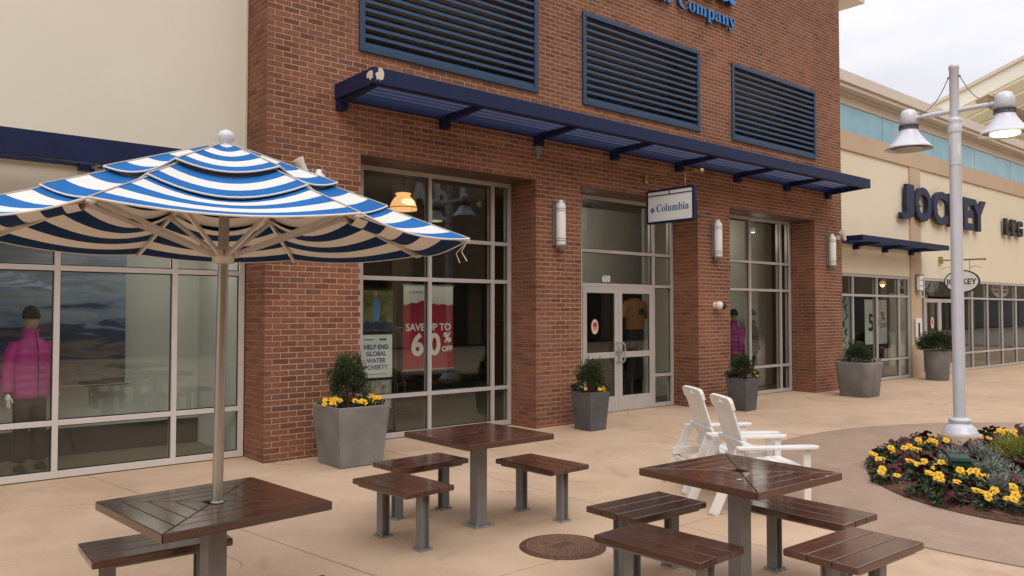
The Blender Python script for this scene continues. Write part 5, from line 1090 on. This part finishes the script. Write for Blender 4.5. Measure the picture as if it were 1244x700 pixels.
pot_flowers('a few yellow pansies at the rim of the wide rounded planter',(15.99,7.87,.665),.63,rr,b,.3,160)
# oval bed ---------------------------------------------------------------
def make_pansy(seed,kind):
    r_=random.Random(seed); t=thing('pansy_plant','x','flowers')
    m=MB(); leaves_low(m,(0,0,0),.15,.15,.10,150,r_,.055,.032,(0,1) if kind=='y' else (0,1)); m.build('foliage',['leaf_green','leaf_purple'] ,t)
    if kind=='y':
        sp=[(r_.uniform(-.085,.085),r_.uniform(-.085,.085),.10+r_.uniform(-.03,.04),-.35+r_.uniform(-.3,.3),-.4+r_.uniform(-.3,.3)) for i in range(4)]
        pansies('b',sp,r_,['petal_yellow','petal_red'],t,.033)
    else:
        sp=[(r_.uniform(-.12,.12),r_.uniform(-.12,.12),.085+r_.uniform(-.04,.05),-.35+r_.uniform(-.3,.3),-.4+r_.uniform(-.3,.3)) for i in range(9)]
        pansies('b',sp,r_,['petal_red','leaf_purple'],t,.028)
    return t
gy='yellow pansy plants in the oval flower bed'; gr='dark red pansy plants in the oval flower bed'
ly='yellow pansy plant among dark foliage in the oval flower bed'; lr='dark red pansy plant with green leaves in the oval flower bed'
prot={'y':[make_pansy(i,'y') for i in range(4)],'r':[make_pansy(10+i,'r') for i in range(4)]}
# yellow clumps where the photograph shows them (pixel rows turned into ground points when measured)
def gp(u,v,z=.20):
    # direction through a photo point, met with the height z ; survey of the bed, done once
    x_=(u-622)/FOC; y_=(350-v)/FOC; cp,sp=math.cos(PITCH),math.sin(PITCH); f=cp-y_*sp; k=sp+y_*cp; t_=(z-CH)/k
    h=f*t_; r_=x_*t_; return (h*math.cos(YAW)+r_*math.sin(YAW),h*math.sin(YAW)-r_*math.cos(YAW))
YEL=[(1068,549),(1077,565),(1092,542),(1110,541),(1115,560),(1124,561),(1124,533),(1148,561),(1139,575),(1149,578),(1127,588),(1136,588),(1178,574),(1188,575),(1199,594),(1210,594),(1236,624),(1144,537),(1146,527),(1189,527),(1193,531),(1226,525),(1218,522),(1232,528),(1240,600),(1243,590)]
used=[];cnt={'y':0,'r':0}
def place(kind,x,y,l,gname):
    i=cnt[kind]; P=prot[kind]; z=soil_z(x,y)-.005; a=rr.uniform(0,6.28) if kind=='r' else rr.uniform(-.5,.5)
    if i<len(P): o=P[i]; o.location=(x,y,z); o.rotation_euler=(0,0,a); o['label']=l; o['group']=gname
    else: dup(P[i%len(P)],(x,y,z),a,l,gname)
    cnt[kind]+=1; used.append((x,y))
def inbed(x,y,k=.93): return ((x-BC[0])/(BA*k))**2+((y-BC[1])/(BB*k))**2<1
for u,v in YEL:
    z=.19; x,y=gp(u,v,z)
    if inbed(x,y,.97): place('y',x,y,ly,gy)
LAMP=(10.61,3.96); tries=0
# silver dusty miller, lime shrub and box first claim their ground
silver=[]
for u,v in [(1148,556),(1160,549),(1190,546),(1203,551),(1194,563),(1210,563),(1228,571),(1213,580)]:
    silver.append(gp(u,v,.22))
def make_silver(seed):
    r_=random.Random(seed); t=thing('dusty_miller','x','plant'); m=MB()
    for i in range(130):
        a=r_.uniform(0,6.28); e=r_.uniform(.15,1.35); d=Vector((math.cos(a)*math.cos(e),math.sin(a)*math.cos(e),math.sin(e))); L0=r_.uniform(.07,.17)
        p=d*.02
        for k in range(3):
            leaf(m,tuple(p+d*L0*(.35+.3*k)),d+Vector((r_.uniform(-.6,.6),r_.uniform(-.6,.6),0)),.045,.016,.3,r_)
    m.build('foliage','leaf_silver',t); return t
sp_=[make_silver(i) for i in range(3)]
for i,(x,y) in enumerate(silver):
    l='silvery dusty miller plant in the middle of the oval flower bed'; g_='silver dusty miller plants in the oval flower bed'; z=soil_z(x,y)
    if i<3: sp_[i].location=(x,y,z); sp_[i]['label']=l; sp_[i]['group']=g_
    else: dup(sp_[i%3],(x,y,z),rr.uniform(0,6),l,g_)
    used.append((x,y))
LX,LY=gp(1241,546,.25); used.append((LX,LY))
while cnt['r']<74 and tries<6000:
    tries+=1; x=BC[0]+rr.uniform(-BA,BA); y=BC[1]+rr.uniform(-BB,BB)
    if not inbed(x,y,.955): continue
    if min((x-a)**2+(y-b)**2 for a,b in used)<(.20+.09*rr.random())**2: continue
    if (x-LAMP[0])**2+(y-LAMP[1])**2<.33**2: continue
    q=world_to_px((x,y,.25))
    if not q or q[0]>1290: continue
    if q[1]>610 and rr.random()<.3: continue
    place('r',x,y,lr,gr)
shrub('yellow-green feathery shrub in the oval flower bed at the right edge',(LX,LY,soil_z(LX,LY)),(.30,.30,.16),2200,rr,.13,('leaf_lime','leaf_lime'),.045,.012,1.0,.3)
gx_,gy_=gp(1165,557,.25); t=thing('valve_box','dark green utility box standing among the flowers below the lamp post','utility box',(gx_,gy_,soil_z(gx_,gy_)),.5)
m=MB(); m.loft([[(a*(w_),b*(w_),z) for a,b in((-.13,-.09),(.13,-.09),(.13,.09),(-.13,.09))] for w_,z in((.85,0),(.95,.16),(1.06,.165),(1.0,.20))],True,False); m.build('box','valve_green',t,bevel=.006)
# bark chips along the front of the bed
m=MB()
for i in range(2600):
    a=rr.uniform(0,2*PI); q=rr.uniform(.72,.985); x=BC[0]+BA*q*math.cos(a); y=BC[1]+BB*q*math.sin(a); z=soil_z(x,y)+.008; l_=rr.uniform(.008,.03); b_=rr.uniform(0,PI); w_=.006
    dx,dy=math.cos(b_)*l_,math.sin(b_)*l_; ex,ey=-math.sin(b_)*w_,math.cos(b_)*w_; h_=rr.uniform(.002,.012)
    m.mi=rr.randrange(2); m.add([(x-dx-ex,y-dy-ey,z),(x+dx-ex,y+dy-ey,z+h_),(x+dx+ex,y+dy+ey,z+h_),(x-dx+ex,y-dy+ey,z)],[(0,1,2,3)])
bk=m.build('bark_chips',['mulch','twig']); bk['kind']='stuff'; bk['label']='brown bark chips covering the soil of the flower bed'; bk['category']='mulch'

# =====================================================================
#                 LAMP POST
# =====================================================================
lp=thing('lamp_post','white double-armed lamp post with two bell shades rising from the flower bed','lamp post',(*LAMP,0))
m=MB(); m.lathe([(.25,0),(.25,.20),(.24,.215)],28,(0,0,.0)); m.build('footing','stone_base',lp)
m=MB(); m.lathe([(.205,.21),(.205,.235),(.19,.25),(.18,.285),(.135,.33),(.115,.345),(.125,.36),(.128,.39),(.12,.40),(.078,.415)],32); m.build('base','white_lamp',lp)
m=MB(); m.lathe([(.071,.41),(.069,3.55),(.069,3.96)],28); m.lathe([(.078,3.96),(.08,3.98),(.08,4.03),(.074,4.05),(.074,4.08),(.078,4.10),(.078,4.13),(.056,4.15)],28); m.lathe([(.0755,3.55),(.0755,3.57)],28); m.lathe([(.055,4.14),(.055,4.76),(.060,4.765),(.060,4.80),(.045,4.825),(.02,4.835)],24); m.build('post','white_lamp',lp)
AZ=4.235
m=MB(); m.tube([(0,-.47,AZ),(0,.47,AZ)],.030,14); m.build('arm','white_lamp',lp)
for s in(-1,1):
    y=s*.56
    zb=3.84
    m=MB(); m.lathe([(.090,.315),(.104,.335),(.110,.37),(.110,.42),(.102,.465),(.075,.505),(.02,.525)],24,(0,y,zb)); cap=m.build('lamp_cap','white_lamp',lp)
    m=MB(); m.lathe([(.112,.255),(.120,.258),(.120,.268),(.108,.273),(.108,.293),(.120,.298),(.120,.312),(.10,.316)],24,(0,y,zb))
    for k in range(8): m.cbox((.119*math.cos(k*PI/4),y+.119*math.sin(k*PI/4),zb+.283),(.012,.012,.05))
    m.build('clamp_ring','dark_band',lp)
    m=MB(); m.lathe([(.285,.0),(.288,.010),(.262,.032),(.205,.095),(.160,.155),(.122,.215),(.104,.262)],32,(0,y,zb),False); m.lathe([(.096,.26),(.115,.212),(.153,.152),(.198,.092),(.255,.030),(.278,.004),(.285,.0)],32,(0,y,zb),False)
    sh=m.build('lamp_shade','white_lamp',lp)
    m=MB(); m.lathe([(.250,.032),(.02,.036)],28,(0,y,zb)); m.build('reflector','lamp_inside',lp)
    m=MB(); m.lathe([(.02,-.012),(.13,-.008),(.16,.004),(.16,.018),(.10,.03)],24,(0,y,zb)); m.build('bulb','bulb' if s<0 else 'bulb_off',lp,label='lit warm lamp' if s<0 else None)
    m=MB(); m.cbox((0,s*.40,AZ),(.05,.03,.085)); m.tube([(0,s*.40,AZ+.04),(0,s*.40,AZ+.065)],.008,6); m.build('arm_clamp','steel_grey',lp)
    pts=[]
    for i in range(11):
        u=i/10; y_=s*(.07+.33*u); z_=4.66-(4.66-(AZ+.06))*u-.11*4*u*(1-u)*.9; pts.append((0,y_,z_))
    m=MB(); m.tube(pts,.006,6); m.ball((0,s*.065,4.665),.016,8,6); m.build('stay_wire','steel_grey',lp)
for o in list(COL.objects):
    if o.get('label')=='x': print('UNPLACED',o.name)
print('objects',len(COL.objects))
